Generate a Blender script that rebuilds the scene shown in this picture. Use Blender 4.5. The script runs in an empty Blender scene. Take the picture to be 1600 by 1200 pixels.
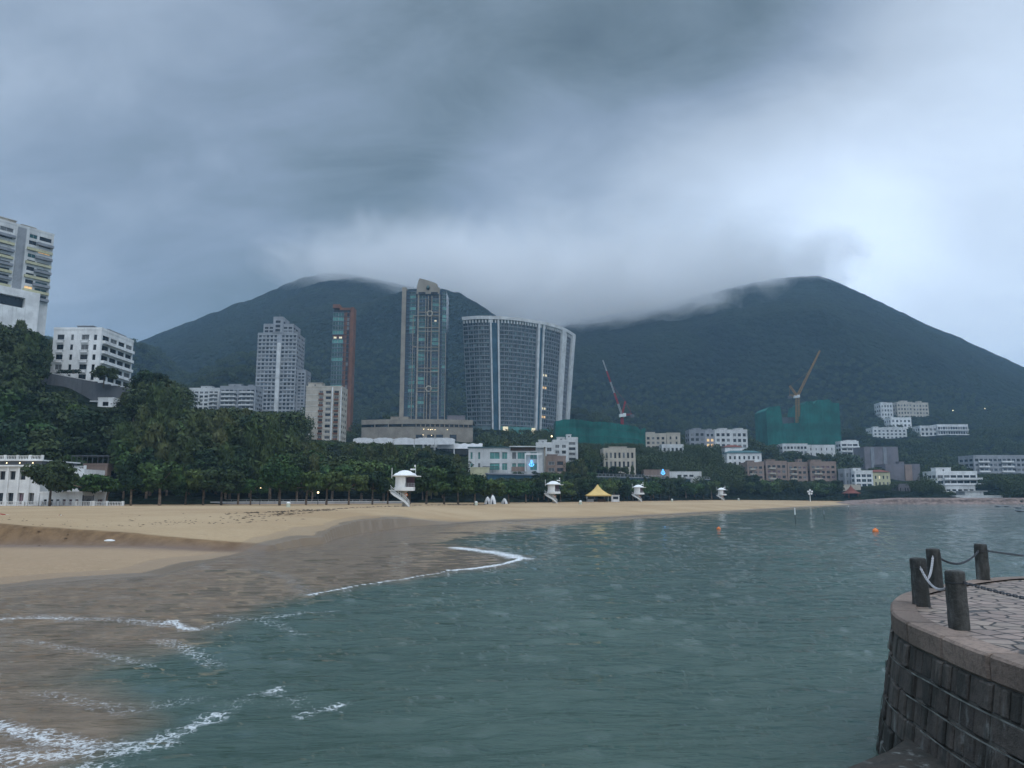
import bpy, math, random
import numpy as np
from mathutils import Vector, Matrix

# ---------------------------------------------------------------- camera
SC = bpy.context.scene
COL = SC.collection
R = math.radians
F = 1155.0                      # focal length in photo pixels (1600 wide)
PITCH = math.atan(175.0 / F)
CZ = 4.0
cam_d = bpy.data.cameras.new('camera')
cam = bpy.data.objects.new('camera', cam_d)
COL.objects.link(cam)
cam.location = (0, 0, CZ)
cam.rotation_euler = (R(90) + PITCH, 0, 0)
cam_d.sensor_width = 36.0
cam_d.lens = 36.0 * F / 1600.0
cam_d.clip_start = 0.1
cam_d.clip_end = 60000
SC.camera = cam

def ray(px, py):
    dx = (px - 800.0) / F
    dy = (600.0 - py) / F
    return Vector((dx, math.cos(PITCH) - dy * math.sin(PITCH), math.sin(PITCH) + dy * math.cos(PITCH)))

def W(px, py, Y):               # measured picture position + distance -> place
    d = ray(px, py)
    t = Y / d.y
    return Vector((d.x * t, Y, CZ + d.z * t))

def G(px, py, z=0.0):           # measured picture position on a level -> place
    d = ray(px, py)
    t = (z - CZ) / d.z
    return Vector((d.x * t, d.y * t, z))

def proj(x, y, z):              # place -> picture position (to check trees against facades)
    v = Vector((x, y, z - CZ))
    f = v.y * math.cos(PITCH) + v.z * math.sin(PITCH)
    u = -v.y * math.sin(PITCH) + v.z * math.cos(PITCH)
    return 800 + F * v.x / f, 600 - F * u / f

# ---------------------------------------------------------------- world
wd = bpy.data.worlds.new("World")
SC.world = wd
wd.use_nodes = True
nt = wd.node_tree
for n in list(nt.nodes):
    nt.nodes.remove(n)

class NB:
    """small helper to write node networks"""
    def __init__(s, tree): s.t = tree
    def n(s, typ, **kw):
        o = s.t.nodes.new(typ)
        for k, v in kw.items(): setattr(o, k, v)
        return o
    def lk(s, a, b): s.t.links.new(a, b)
    def val(s, x, sock):
        if isinstance(x, (int, float)): sock.default_value = x
        elif isinstance(x, (tuple, list, Vector)):
            d = list(x)
            if len(sock.default_value) == 4 and len(d) == 3: d = d + [1]
            sock.default_value = d
        else: s.lk(x, sock)
    def m(s, op, a, b=0.0, c=None, clamp=False):
        o = s.n('ShaderNodeMath', operation=op, use_clamp=clamp)
        s.val(a, o.inputs[0]); s.val(b, o.inputs[1])
        if c is not None: s.val(c, o.inputs[2])
        return o.outputs[0]
    def vm(s, op, a, b=None, scale=None):
        o = s.n('ShaderNodeVectorMath', operation=op)
        s.val(a, o.inputs[0])
        if b is not None: s.val(b, o.inputs[1])
        if scale is not None: s.val(scale, o.inputs['Scale'])
        return o.outputs['Value'] if op in ('DOT_PRODUCT', 'LENGTH', 'DISTANCE') else o.outputs[0]
    def mix(s, f, a, b, blend='MIX'):
        o = s.n('ShaderNodeMix', data_type='RGBA', blend_type=blend)
        s.val(f, o.inputs[0]); s.val(a, o.inputs[6]); s.val(b, o.inputs[7])
        return o.outputs[2]
    def mr(s, v, a, b, c=0.0, d=1.0, smooth=True):
        o = s.n('ShaderNodeMapRange')
        if smooth: o.interpolation_type = 'SMOOTHSTEP'
        s.val(v, o.inputs[0])
        for i, x in enumerate((a, b, c, d)): s.val(x, o.inputs[i + 1])
        return o.outputs[0]
    def noise(s, vec, scale, detail=4, rough=0.5, dist=0.0, color=False):
        o = s.n('ShaderNodeTexNoise')
        if vec is not None: s.lk(vec, o.inputs['Vector'])
        o.inputs['Scale'].default_value = scale; o.inputs['Detail'].default_value = detail
        o.inputs['Roughness'].default_value = rough; o.inputs['Distortion'].default_value = dist
        return o.outputs[1 if color else 0]

SUN_EL, SUN_AZ = R(48), R(150)   # azimuth clockwise from +Y: behind the camera to the right
b = NB(nt)
tc = b.n('ShaderNodeTexCoord')
D = b.vm('NORMALIZE', tc.outputs['Generated'])
sep = b.n('ShaderNodeSeparateXYZ'); b.lk(D, sep.inputs[0])
zc = b.m('MAXIMUM', sep.outputs[2], 0.0)
den = b.m('ADD', zc, 0.42)
comb = b.n('ShaderNodeCombineXYZ')
b.lk(b.m('DIVIDE', sep.outputs[0], den), comb.inputs[0])
b.lk(b.m('DIVIDE', sep.outputs[1], den), comb.inputs[1])
comb.inputs[2].default_value = 3.7
P = comb.outputs[0]
wp = b.n('ShaderNodeMapping'); b.lk(P, wp.inputs[0]); wp.inputs['Rotation'].default_value = (0, 0, R(28)); wp.inputs['Scale'].default_value = (0.75, 1.25, 1)
P2 = wp.outputs[0]
n1 = b.noise(P2, 1.9, 6, 0.55, 0.5)
n2 = b.noise(P2, 5.2, 9, 0.62, 0.6)
def blob(px, py, c0, c1):
    d = ray(px, py).normalized()
    return b.mr(b.vm('DOT_PRODUCT', D, tuple(d)), math.cos(R(c0)), math.cos(R(c1)))
L = b.m('ADD', b.m('MULTIPLY', b.m('SUBTRACT', n1, 0.5), 0.34), 0.36)
L = b.m('ADD', L, b.m('MULTIPLY', b.m('SUBTRACT', n2, 0.5), 0.38))
def add(px, py, c0, c1, amp):
    global L
    L = b.m('ADD', L, b.m('MULTIPLY', blob(px, py, c0, c1), amp))
add(1660, 380, 26, 1, 0.72)
add(1480, 40, 16, 1, -0.07)
add(1700, 120, 30, 3, 0.05)
add(1180, 370, 14, 1, 0.28)
add(930, 390, 15, 1, 0.30)
add(1350, 470, 14, 1, 0.12)
add(60, 130, 26, 2, 0.20)
add(150, 320, 12, 1, 0.03)
add(1130, 170, 17, 2, -0.13)
add(420, 430, 16, 1, -0.11)
add(180, 470, 14, 1, -0.07)
add(700, 170, 18, 1, -0.10)
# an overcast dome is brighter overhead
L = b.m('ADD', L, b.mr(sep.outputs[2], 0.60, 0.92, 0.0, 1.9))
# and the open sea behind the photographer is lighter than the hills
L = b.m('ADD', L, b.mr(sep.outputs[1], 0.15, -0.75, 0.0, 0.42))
L = b.m('MAXIMUM', L, 0.06)
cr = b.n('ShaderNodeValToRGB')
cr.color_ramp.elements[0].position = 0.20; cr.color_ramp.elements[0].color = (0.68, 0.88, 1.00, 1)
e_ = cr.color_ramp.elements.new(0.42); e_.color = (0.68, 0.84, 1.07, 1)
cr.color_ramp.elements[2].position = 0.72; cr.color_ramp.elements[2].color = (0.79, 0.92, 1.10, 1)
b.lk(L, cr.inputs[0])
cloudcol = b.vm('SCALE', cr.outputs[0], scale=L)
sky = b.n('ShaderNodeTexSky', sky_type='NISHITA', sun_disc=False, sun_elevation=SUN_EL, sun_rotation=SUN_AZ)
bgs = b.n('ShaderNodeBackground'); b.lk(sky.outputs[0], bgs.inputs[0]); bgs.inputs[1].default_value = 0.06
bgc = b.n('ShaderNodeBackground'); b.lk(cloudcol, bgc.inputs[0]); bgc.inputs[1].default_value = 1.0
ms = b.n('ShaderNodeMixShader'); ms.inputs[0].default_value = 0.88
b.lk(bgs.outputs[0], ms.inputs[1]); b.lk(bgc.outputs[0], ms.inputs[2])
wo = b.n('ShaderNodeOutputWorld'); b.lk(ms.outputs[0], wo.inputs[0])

sun_d = bpy.data.lights.new('sun', 'SUN')
sun_d.energy = 0.8; sun_d.angle = R(40); sun_d.color = (1.0, 0.97, 0.93)
sun = bpy.data.objects.new('sun', sun_d); COL.objects.link(sun)
sd = Vector((math.sin(SUN_AZ) * math.cos(SUN_EL), math.cos(SUN_AZ) * math.cos(SUN_EL), math.sin(SUN_EL)))
sun.rotation_euler = sd.to_track_quat('Z', 'Y').to_euler()

SC.view_settings.view_transform = 'Standard'
SC.view_settings.look = 'None'
SC.view_settings.exposure = 0.0
SC.view_settings.gamma = 1.0
SC.view_settings.use_curve_mapping = False
SC.render.engine = 'CYCLES'
cy = SC.cycles
cy.max_bounces = 8; cy.diffuse_bounces = 2; cy.glossy_bounces = 2; cy.transmission_bounces = 2
cy.volume_bounces = 7; cy.transparent_max_bounces = 6
cy.use_denoising = True
cy.caustics_reflective = False; cy.caustics_refractive = False
cy.volume_max_steps = 96
cy.sample_clamp_indirect = 4.0

# ---------------------------------------------------------------- materials
def new_mat(name):
    m = bpy.data.materials.new(name); m.use_nodes = True
    t = m.node_tree
    bs = t.nodes['Principled BSDF']
    return m, NB(t), bs

def mat(name, col, rough=0.8, var=0.18, scale=0.6, metal=0.0, bump=0.0, bscale=None, emit=None, streak=0.0, spec=0.3):
    m, b, bs = new_mat(name)
    tc = b.n('ShaderNodeTexCoord'); g = b.n('ShaderNodeNewGeometry')
    pos = g.outputs['Position']
    n = b.noise(pos, scale, 5, 0.6)
    dark = tuple(c * (1 - var) for c in col); lite = tuple(min(1, c * (1 + var * .7)) for c in col)
    c = b.mix(b.mr(n, 0.3, 0.7), dark, lite)
    if streak:
        mp = b.n('ShaderNodeMapping'); b.lk(pos, mp.inputs[0]); mp.inputs['Scale'].default_value = (1.3, 1.3, 0.09)
        s = b.noise(mp.outputs[0], 1.0, 4, 0.6)
        c = b.mix(b.m('MULTIPLY', b.mr(s, 0.5, 0.75), streak), c, tuple(x * 0.45 for x in col))
    b.lk(c, bs.inputs['Base Color'])
    bs.inputs['Roughness'].default_value = rough
    bs.inputs['Metallic'].default_value = metal
    bs.inputs['Specular IOR Level'].default_value = spec
    if bump:
        bp = b.n('ShaderNodeBump'); bp.inputs['Strength'].default_value = bump; bp.inputs['Distance'].default_value = 0.05
        b.lk(b.noise(pos, bscale or scale * 8, 4, 0.6), bp.inputs['Height']); b.lk(bp.outputs[0], bs.inputs['Normal'])
    if emit:
        bs.inputs['Emission Color'].default_value = (*emit[0], 1); bs.inputs['Emission Strength'].default_value = emit[1]
    return m

MT = dict(
    white=mat('white_render', (.78, .80, .80), streak=.35, scale=.25),
    offwhite=mat('off_white_render', (.62, .64, .64), streak=.45, scale=.2),
    grey=mat('grey_render', (.33, .35, .38), streak=.4, scale=.2),
    dgrey=mat('dark_grey_concrete', (.12, .13, .145), streak=.4, scale=.2),
    cream=mat('cream_render', (.50, .46, .39), streak=.4, scale=.2),
    beige=mat('beige_stone', (.30, .27, .225), streak=.25, scale=.2),
    pink=mat('pinkish_render', (.30, .225, .19), streak=.4, scale=.2),
    mauve=mat('mauve_grey_render', (.19, .18, .20), streak=.4, scale=.15),
    rust=mat('rust_orange_cladding', (.20, .09, .055), streak=.2, scale=.2),
    rust2=mat('dark_rust_cladding', (.13, .06, .05), streak=.2, scale=.2),
    yellow=mat('pale_yellow_render', (.52, .51, .34), streak=.3, scale=.3),
    slate=mat('slate_grey_render', (.25, .27, .30), streak=.3, scale=.3),
    blueg=mat('blue_grey_glazed_wall', (.035, .10, .15), rough=.35, var=.3, scale=.15),
    tealroof=mat('teal_tiled_roof', (.05, .12, .13), scale=.5),
    redroof=mat('red_tiled_roof', (.17, .055, .04), scale=.8),
    brown=mat('brown_timber', (.12, .07, .045), scale=1.0),
    glass=mat('dark_window_glass', (.012, .018, .026), rough=.15, var=.5, scale=.4, spec=.5),
    glass2=mat('curtained_window_glass', (.13, .14, .145), rough=.3, var=.4, scale=.5, spec=.5),
    teal=mat('green_tinted_glass', (.018, .080, .082), rough=.15, var=.6, scale=.12, spec=.6),
    teal2=mat('pale_green_glass', (.085, .27, .245), rough=.2, var=.4, scale=.2, spec=.6),
    blue=mat('blue_tinted_glass', (.02, .045, .075), rough=.15, var=.5, scale=.12, spec=.6),
    lit=mat('lit_window', (.8, .55, .3), emit=((1.0, .62, .25), .7)),
    litw=mat('lit_window_pale', (.8, .7, .5), emit=((1.0, .85, .55), .55)),
    net=mat('green_scaffold_net', (.012, .125, .105), rough=.9, var=.35, scale=.09, streak=.5, bump=.6, bscale=.5),
    metal=mat('pale_metal', (.45, .47, .48), rough=.45, metal=.2),
    dmetal=mat('dark_metal', (.05, .055, .06), rough=.5, metal=.3),
    paint=mat('white_paint', (.78, .80, .80), rough=.5, var=.08, streak=.15, scale=1),
    red=mat('red_paint', (.38, .03, .04), rough=.5),
    craney=mat('ochre_crane_paint', (.36, .20, .06), rough=.5),
    orange=mat('orange_plastic', (.75, .20, .05), rough=.4),
    tentyel=mat('yellow_tent_canvas', (.62, .44, .16), rough=.7, var=.1),
    canvas=mat('white_canvas', (.74, .76, .78), rough=.7, var=.12, scale=.5),
    binc=mat('pale_green_plastic', (.52, .56, .46), rough=.6),
    bark=mat('tree_bark', (.12, .095, .075), rough=.95, var=.4, scale=3, bump=.6),
    barkl=mat('pale_tree_bark', (.20, .15, .11), rough=.95, var=.4, scale=3, bump=.6),
    neon=mat('blue_neon', (.1, .4, .9), emit=((.12, .5, 1.0), 2.2)),
    lamp=mat('lamp_glow', (1, .8, .5), emit=((1.0, .78, .45), 3.5)),
    hedge=mat('hedge_green', (.03, .055, .02), rough=.95, var=.5, scale=1.5, bump=1.0, bscale=3),
    pinkdark=mat('plum_curtain', (.17, .10, .13)),
)

def leafmat(name, c1, c2, c3):
    m, b, bs = new_mat(name)
    oi = b.n('ShaderNodeObjectInfo'); g = b.n('ShaderNodeNewGeometry')
    n = b.noise(g.outputs['Position'], 0.28, 3, 0.6)
    a = b.mix(b.mr(n, 0.35, 0.68), c1, c2)
    a = b.mix(b.m('MULTIPLY', b.mr(oi.outputs['Random'], 0.25, 1.0), 0.9), a, c3)
    h = b.n('ShaderNodeHueSaturation'); b.lk(a, h.inputs['Color'])
    b.lk(b.m('ADD', b.m('MULTIPLY', g.outputs['Random Per Island'], 0.9), 0.55), h.inputs['Value'])
    b.lk(h.outputs[0], bs.inputs['Base Color'])
    bs.inputs['Roughness'].default_value = 0.75; bs.inputs['Specular IOR Level'].default_value = 0.2
    return m
LEAF = dict(
    broad=leafmat('broad_leaf', (.020, .050, .016), (.046, .096, .024), (.072, .106, .026)),
    feather=leafmat('casuarina_needles', (.036, .060, .022), (.064, .096, .030), (.085, .092, .036)),
    dark=leafmat('dark_leaf', (.010, .026, .013), (.022, .048, .016), (.042, .060, .018)),
    bright=leafmat('bright_leaf', (.030, .074, .018), (.055, .104, .024), (.066, .092, .026)),
)

# ---------------------------------------------------------------- object helpers
def tag(o, label=None, cat=None, group=None, kind=None):
    if label: o['label'] = label
    if cat: o['category'] = cat
    if group: o['group'] = group
    if kind: o['kind'] = kind
    return o

def thing(name, label, cat, loc=(0, 0, 0), rz=0.0, group=None):
    o = bpy.data.objects.new(name, None); COL.objects.link(o)
    o.empty_display_size = 0.5
    o.location = loc; o.rotation_euler = (0, 0, rz)
    return tag(o, label, cat, group)

class MB:
    def __init__(s): s.v = []; s.f = []; s.mi = []
    def quad(s, pts, m=0):
        i = len(s.v); s.v += [tuple(p) for p in pts]; s.f.append(tuple(range(i, i + len(pts)))); s.mi.append(m)
    def box(s, x0, x1, y0, y1, z0, z1, m=0, rot=None, piv=None):
        p = [(x0, y0, z0), (x1, y0, z0), (x1, y1, z0), (x0, y1, z0), (x0, y0, z1), (x1, y0, z1), (x1, y1, z1), (x0, y1, z1)]
        if rot is not None:
            pv = Vector(piv or ((x0 + x1) / 2, (y0 + y1) / 2, (z0 + z1) / 2))
            p = [tuple(rot @ (Vector(q) - pv) + pv) for q in p]
        i = len(s.v); s.v += p
        for f in ((0, 3, 2, 1), (4, 5, 6, 7), (0, 1, 5, 4), (1, 2, 6, 5), (2, 3, 7, 6), (3, 0, 4, 7)):
            s.f.append(tuple(i + k for k in f)); s.mi.append(m)
    def tube(s, a, c, r0, r1=None, n=6, m=0, caps=True):
        r1 = r0 if r1 is None else r1
        a = Vector(a); c = Vector(c); d = (c - a)
        if d.length < 1e-6: return
        q = d.to_track_quat('Z', 'Y'); i = len(s.v)
        for p, r in ((a, r0), (c, r1)):
            for k in range(n):
                t = 2 * math.pi * k / n
                s.v.append(tuple(p + q @ Vector((r * math.cos(t), r * math.sin(t), 0))))
        for k in range(n):
            s.f.append((i + k, i + (k + 1) % n, i + n + (k + 1) % n, i + n + k)); s.mi.append(m)
        if caps:
            s.f.append(tuple(i + n - 1 - k for k in range(n))); s.mi.append(m)
            s.f.append(tuple(i + n + k for k in range(n))); s.mi.append(m)
    def path(s, pts, r, n=6, m=0):
        for p, q in zip(pts[:-1], pts[1:]): s.tube(p, q, r, r, n, m)
    def lathe(s, prof, n=16, m=0, c=(0, 0), sq=False):
        i = len(s.v)
        for r, z in prof:
            for k in range(n):
                t = 2 * math.pi * (k + .5) / n
                kx = math.cos(t); ky = math.sin(t)
                if sq:
                    q = max(abs(kx), abs(ky)); kx /= q; ky /= q
                s.v.append((c[0] + r * kx, c[1] + r * ky, z))
        for j in range(len(prof) - 1):
            for k in range(n):
                a = i + j * n + k; e = i + j * n + (k + 1) % n
                s.f.append((a, e, e + n, a + n)); s.mi.append(m)
        s.f.append(tuple(i + n - 1 - k for k in range(n))); s.mi.append(m)
        j = i + (len(prof) - 1) * n
        s.f.append(tuple(j + k for k in range(n))); s.mi.append(m)
    def prism(s, poly, z0, z1, m=0):
        i = len(s.v); n = len(poly)
        s.v += [(p[0], p[1], z0) for p in poly] + [(p[0], p[1], z1) for p in poly]
        s.f.append(tuple(i + n - 1 - k for k in range(n))); s.mi.append(m)
        s.f.append(tuple(i + n + k for k in range(n))); s.mi.append(m)
        for k in range(n):
            s.f.append((i + k, i + (k + 1) % n, i + n + (k + 1) % n, i + n + k)); s.mi.append(m)
    def mesh(s, name, mats, smooth=False):
        me = bpy.data.meshes.new(name)
        me.from_pydata(s.v, [], s.f)
        for m in (mats if isinstance(mats, (list, tuple)) else [mats]): me.materials.append(m)
        me.polygons.foreach_set('material_index', s.mi)
        if smooth: me.polygons.foreach_set('use_smooth', [True] * len(s.f))
        me.update()
        return me
    def build(s, name, mats, parent=None, smooth=False):
        return link(name, s.mesh(name, mats, smooth), parent)

def link(name, me, parent=None, loc=None, rot=None):
    o = bpy.data.objects.new(name, me); COL.objects.link(o)
    if parent is not None: o.parent = parent
    if loc is not None: o.location = loc
    if rot is not None: o.rotation_euler = rot
    return o

def np_mesh(name, co, faces, m, smooth=True, attrs=None):
    """co (N,3), faces (M,4) or (M,3)"""
    me = bpy.data.meshes.new(name)
    k = faces.shape[1]
    me.vertices.add(len(co)); me.vertices.foreach_set('co', co.astype(np.float32).ravel())
    me.loops.add(faces.size); me.loops.foreach_set('vertex_index', faces.astype(np.int32).ravel())
    me.polygons.add(len(faces))
    me.polygons.foreach_set('loop_start', np.arange(0, faces.size, k, dtype=np.int32))
    me.polygons.foreach_set('loop_total', np.full(len(faces), k, dtype=np.int32))
    if smooth: me.polygons.foreach_set('use_smooth', np.ones(len(faces), dtype=bool))
    for nm, a in (attrs or {}).items():
        at = me.attributes.new(nm, 'FLOAT', 'POINT'); at.data.foreach_set('value', a.astype(np.float32).ravel())
    for mm in (m if isinstance(m, (list, tuple)) else [m]): me.materials.append(mm)
    me.update(calc_edges=True); me.validate()
    return me

def grid_faces(nr, nc):
    i = np.arange(nr - 1)[:, None] * nc + np.arange(nc - 1)[None, :]
    i = i.ravel()
    return np.stack([i, i + 1, i + nc + 1, i + nc], 1)

def sstep(a, b_, x):
    t = np.clip((x - a) / (b_ - a), 0, 1); return t * t * (3 - 2 * t)

_rs = np.random.RandomState(7)
_perm = _rs.rand(256, 256)
def vnoise(x, y):
    xi = np.floor(x).astype(int); yi = np.floor(y).astype(int)
    fx = x - xi; fy = y - yi
    fx = fx * fx * (3 - 2 * fx); fy = fy * fy * (3 - 2 * fy)
    a = _perm[xi % 256, yi % 256]; b_ = _perm[(xi + 1) % 256, yi % 256]
    c = _perm[xi % 256, (yi + 1) % 256]; d = _perm[(xi + 1) % 256, (yi + 1) % 256]
    return (a * (1 - fx) + b_ * fx) * (1 - fy) + (c * (1 - fx) + d * fx) * fy
def fbm(x, y, o=4):
    s = 0; a = 1; t = 0
    for k in range(o):
        s = s + a * vnoise(x * 2 ** k + 17 * k, y * 2 ** k + 31 * k); t += a; a *= .5
    return s / t - .5

def seg_dist(x, y, pts):
    """distance to an open polyline"""
    best = np.full(x.shape, 1e9)
    for (x0, y0), (x1, y1) in zip(pts[:-1], pts[1:]):
        dx, dy = x1 - x0, y1 - y0
        t = np.clip(((x - x0) * dx + (y - y0) * dy) / (dx * dx + dy * dy + 1e-12), 0, 1)
        best = np.minimum(best, np.hypot(x - x0 - t * dx, y - y0 - t * dy))
    return best
def inside(x, y, poly):
    c = np.zeros(x.shape, bool)
    n = len(poly)
    for i in range(n):
        x0, y0 = poly[i]; x1, y1 = poly[(i + 1) % n]
        if y0 == y1: continue
        cond = ((y0 > y) != (y1 > y)) & (x < (x1 - x0) * (y - y0) / (y1 - y0) + x0)
        c ^= cond
    return c
# ================================================================ the setting
def gp(l, z=0.0): return [tuple(G(px, py, z)[:2]) for px, py in l]
shore = [(-420, 19)] + gp([(-500, 935), (0, 918), (130, 905), (250, 898), (310, 880), (400, 864), (470, 853), (505, 849),
            (520, 842), (560, 833), (640, 822), (750, 815), (860, 811), (940, 809), (1050, 803.5), (1180, 796.5), (1290, 790.5), (1330, 788.5), (1350, 787.5)])
shore[0] = (-420, shore[1][1] - 3)
rock = [(190, 372), (240, 372), (285, 385), (330, 392), (345, 420), (380, 520), (470, 640), (900, 760), (2600, 900)]
coast = shore + rock
land = coast + [(2600, 4000), (-2500, 4000), (-2500, shore[0][1])]
# teal water meets the sandy swash along this line
edge = gp([(-300, 1300), (60, 1225), (190, 1175), (235, 1135), (170, 1092), (130, 1062), (190, 1028), (345, 983), (480, 931), (560, 915),
           (700, 895), (790, 884), (816, 875), (795, 866), (740, 855), (690, 846), (780, 832), (870, 821), (1000, 811), (1180, 799), (1290, 791.5)])
murk_poly = edge + shore[::-1]
foam = [  # (pixels, width m, strength)
    ([(700, 894), (740, 889), (780, 884), (805, 878), (815, 873)], .30, 1.0),
    ([(815, 873), (800, 868), (775, 863), (745, 860), (712, 855)], 1.15, .80),
    ([(40, 1000), (150, 1020), (240, 1040)], .5, .45), ([(150, 930), (300, 940), (420, 945)], .9, .36), ([(560, 1010), (600, 1006)], .2, .5), ([(250, 1000), (300, 1015), (330, 1040)], .6, .5),
    ([(480, 930), (520, 922), (560, 915), (620, 907), (700, 894)], .16, .9),
    ([(0, 966), (60, 962), (130, 966), (200, 968), (262, 976)], .9, .50), ([(-10, 968), (60, 965), (100, 966)], .35, .66),
    ([(254, 974), (270, 969), (285, 980), (310, 983)], .28, .74),
    ([(290, 984), (320, 979), (350, 972), (420, 964), (520, 955)], .45, .50),
    ([(308, 880), (330, 890), (390, 889), (440, 898), (470, 915), (480, 930)], .9, .42),
    ([(-40, 1120), (20, 1140), (60, 1150), (150, 1165), (230, 1160), (290, 1140), (340, 1115)], .42, .62),
    ([(-60, 1165), (40, 1185), (110, 1178), (190, 1176), (260, 1160)], .45, .60),
    ([(-60, 1205), (60, 1215), (150, 1200)], .5, .58), ([(340, 1115), (370, 1095), (430, 1085), (500, 1105)], .6, .36), ([(60, 1080), (200, 1110), (300, 1090)], .6, .42),
    ([(470, 1120), (500, 1108), (530, 1100)], .25, .62),
    ([(390, 1085), (440, 1075)], .2, .58),
    ([(340, 960), (440, 975), (470, 990)], .5, .44),
    ([(790, 816), (830, 820), (880, 823), (905, 821)], .5, .6),
    ([(690, 846), (620, 840), (560, 843), (430, 853)], .5, .35),
    ([(950, 812), (1040, 806), (1180, 798), (1280, 792)], .5, .6),
]
foamw = [(gp(p), w, s) for p, w, s in foam]

# ---- water: one sheet out to the horizon, finer near the camera
nr, nc = 560, 620
rr = np.concatenate([[0.0], 2.0 * (30000 / 2.0) ** (np.linspace(0, 1, nr - 1) ** 0.78 * 1.0)])
rr = np.concatenate([[0.0], np.geomspace(4.0, 700.0, nr - 30), np.geomspace(760, 30000, 29)])
th = np.concatenate([np.linspace(-R(175), -R(50), 60, endpoint=False), np.linspace(-R(50), R(50), nc - 120), np.linspace(R(50), R(175), 61)[1:]])
nr, nc = len(rr), len(th)
RR, TH = np.meshgrid(rr, th, indexing='ij')
X = RR * np.sin(TH); Y = RR * np.cos(TH)
ds = seg_dist(X, Y, coast)
inl = inside(X, Y, land)
near = RR < 500
mk = inside(X, Y, murk_poly)
de = seg_dist(X, Y, edge)
sgn = np.where(mk, de, -de)
wd_ = 0.25 + 0.02 * RR
murk = sstep(-1.0, 1.0, (sgn + fbm(X * .35, Y * .35, 4) * 3.0 * np.clip(RR / 25, .5, 1.0)) / (wd_ * 1.6))
# waves: many small sines travelling to the shore
rs = np.random.RandomState(3)
Z = np.zeros_like(X)
for lam, amp, n_ in ((9.0, .010, 5), (4.5, .009, 9), (2.6, .008, 14), (1.5, .007, 20), (0.95, .006, 26)):
    for k in range(n_):
        l = lam * rs.uniform(.75, 1.3); a = rs.normal(R(100), R(24)); ph = rs.uniform(0, 6.28)
        kx = 2 * math.pi / l * math.cos(a); ky = 2 * math.pi / l * math.sin(a)
        cell = np.maximum(RR * 0.0095, RR * 0.0035)
        fade = 1 - sstep(l * .25, l * .5, cell)
        s = np.sin(kx * X + ky * Y + ph + 1.2 * fbm(X * .06, Y * .06, 2))
        Z += amp * fade * (s + .25 * np.cos(2 * (kx * X + ky * Y + ph))) * 0.8
patch = .85 + .45 * (fbm(X * .05 + 9, Y * .03, 3) + .3)
Z *= patch * (1 - .72 * murk) * sstep(0, 2.5, ds + .3)
Z += -0.01
fo = np.zeros_like(X)
for pts, w_, s_ in foamw:
    d_ = seg_dist(X, Y, pts)
    wob = 1 + 1.1 * fbm(X * .9, Y * .9, 3)
    fo = np.maximum(fo, s_ * np.exp(-(d_ / (w_ * wob + .01)) ** 2))
    if s_ >= .9: Z += 0.17 * w_ / .5 * np.exp(-(d_ / (w_ * 1.5)) ** 2) * (.7 + fbm(X * 1.5, Y * 1.5, 2))
fo = np.maximum(fo, 0.40 * sstep(-.1, .9, murk) * sstep(-.05, .3, fbm(X * .25 + 4, Y * .7 + 2, 3)) * (1 - sstep(10, 24, RR)))
Z = np.where(inl, Z * sstep(1.5, 0, ds) - sstep(.4, 4, ds) * .5, Z)
co = np.stack([X, Y, Z], -1).reshape(-1, 3)
fc = grid_faces(nr, nc)
fc = fc[:, ::-1]
# leave out the faces far inland
cen_in = (inl & (ds > 9)).ravel()
fc = fc[~(cen_in[fc].all(1))]

m, b, bs = new_mat('sea_water')
g = b.n('ShaderNodeNewGeometry'); pos = g.outputs['Position']
am = b.n('ShaderNodeAttribute', attribute_name='murk').outputs['Fac']
af = b.n('ShaderNodeAttribute', attribute_name='foam').outputs['Fac']
n1 = b.noise(pos, 0.06, 4, 0.6); n2 = b.noise(pos, 0.9, 5, 0.6)
teal = b.mix(b.mr(n1, 0.35, 0.7), (.038, .073, .060), (.058, .100, .082))
brown = b.mix(b.mr(n2, 0.3, 0.7), (.120, .088, .058), (.195, .148, .102))
cw = b.mix(am, teal, brown)
mp = b.n('ShaderNodeMapping'); b.lk(pos, mp.inputs[0]); mp.inputs['Scale'].default_value = (1, 1, 0.2)
vo = b.n('ShaderNodeTexVoronoi', feature='DISTANCE_TO_EDGE'); vo.inputs['Scale'].default_value = 4.6
b.lk(b.vm('ADD', mp.outputs[0], b.vm('SCALE', b.noise(pos, 2.5, 4, .6, color=True), scale=0.7)), vo.inputs['Vector'])
lace = b.mr(vo.outputs['Distance'], 0.0, 0.22, 1.0, 0.0)
fn = b.noise(pos, 8.5, 7, 0.75)
fsum = b.m('ADD', b.m('ADD', af, b.m('MULTIPLY', b.m('SUBTRACT', lace, 0.5), 0.26)), b.m('MULTIPLY', b.m('SUBTRACT', fn, 0.5), 0.95))
fm = b.m('MULTIPLY', b.mr(fsum, 0.40, 0.92), b.mr(af, 0.03, 0.2))
col = b.mix(fm, cw, (.72, .76, .78))
b.lk(col, bs.inputs['Base Color'])
b.lk(b.m('ADD', b.m('MULTIPLY', fm, 0.6), 0.03), bs.inputs['Roughness'])
bs.inputs['IOR'].default_value = 1.33
rip = b.n('ShaderNodeMapping'); b.lk(pos, rip.inputs[0]); rip.inputs['Scale'].default_value = (0.55, 1.7, 1); rip.inputs['Rotation'].default_value = (0, 0, R(-14))
w1 = b.noise(rip.outputs[0], 3.0, 6, 0.66, 0.15); w2 = b.noise(rip.outputs[0], 0.28, 3, 0.5)
w3 = b.noise(rip.outputs[0], 1.0, 3, 0.55, 0.1)
hh = b.m('ADD', b.m('MULTIPLY', w3, 0.33), b.m('ADD', b.m('MULTIPLY', w1, 0.13), b.m('MULTIPLY', w2, 0.40)))
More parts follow.
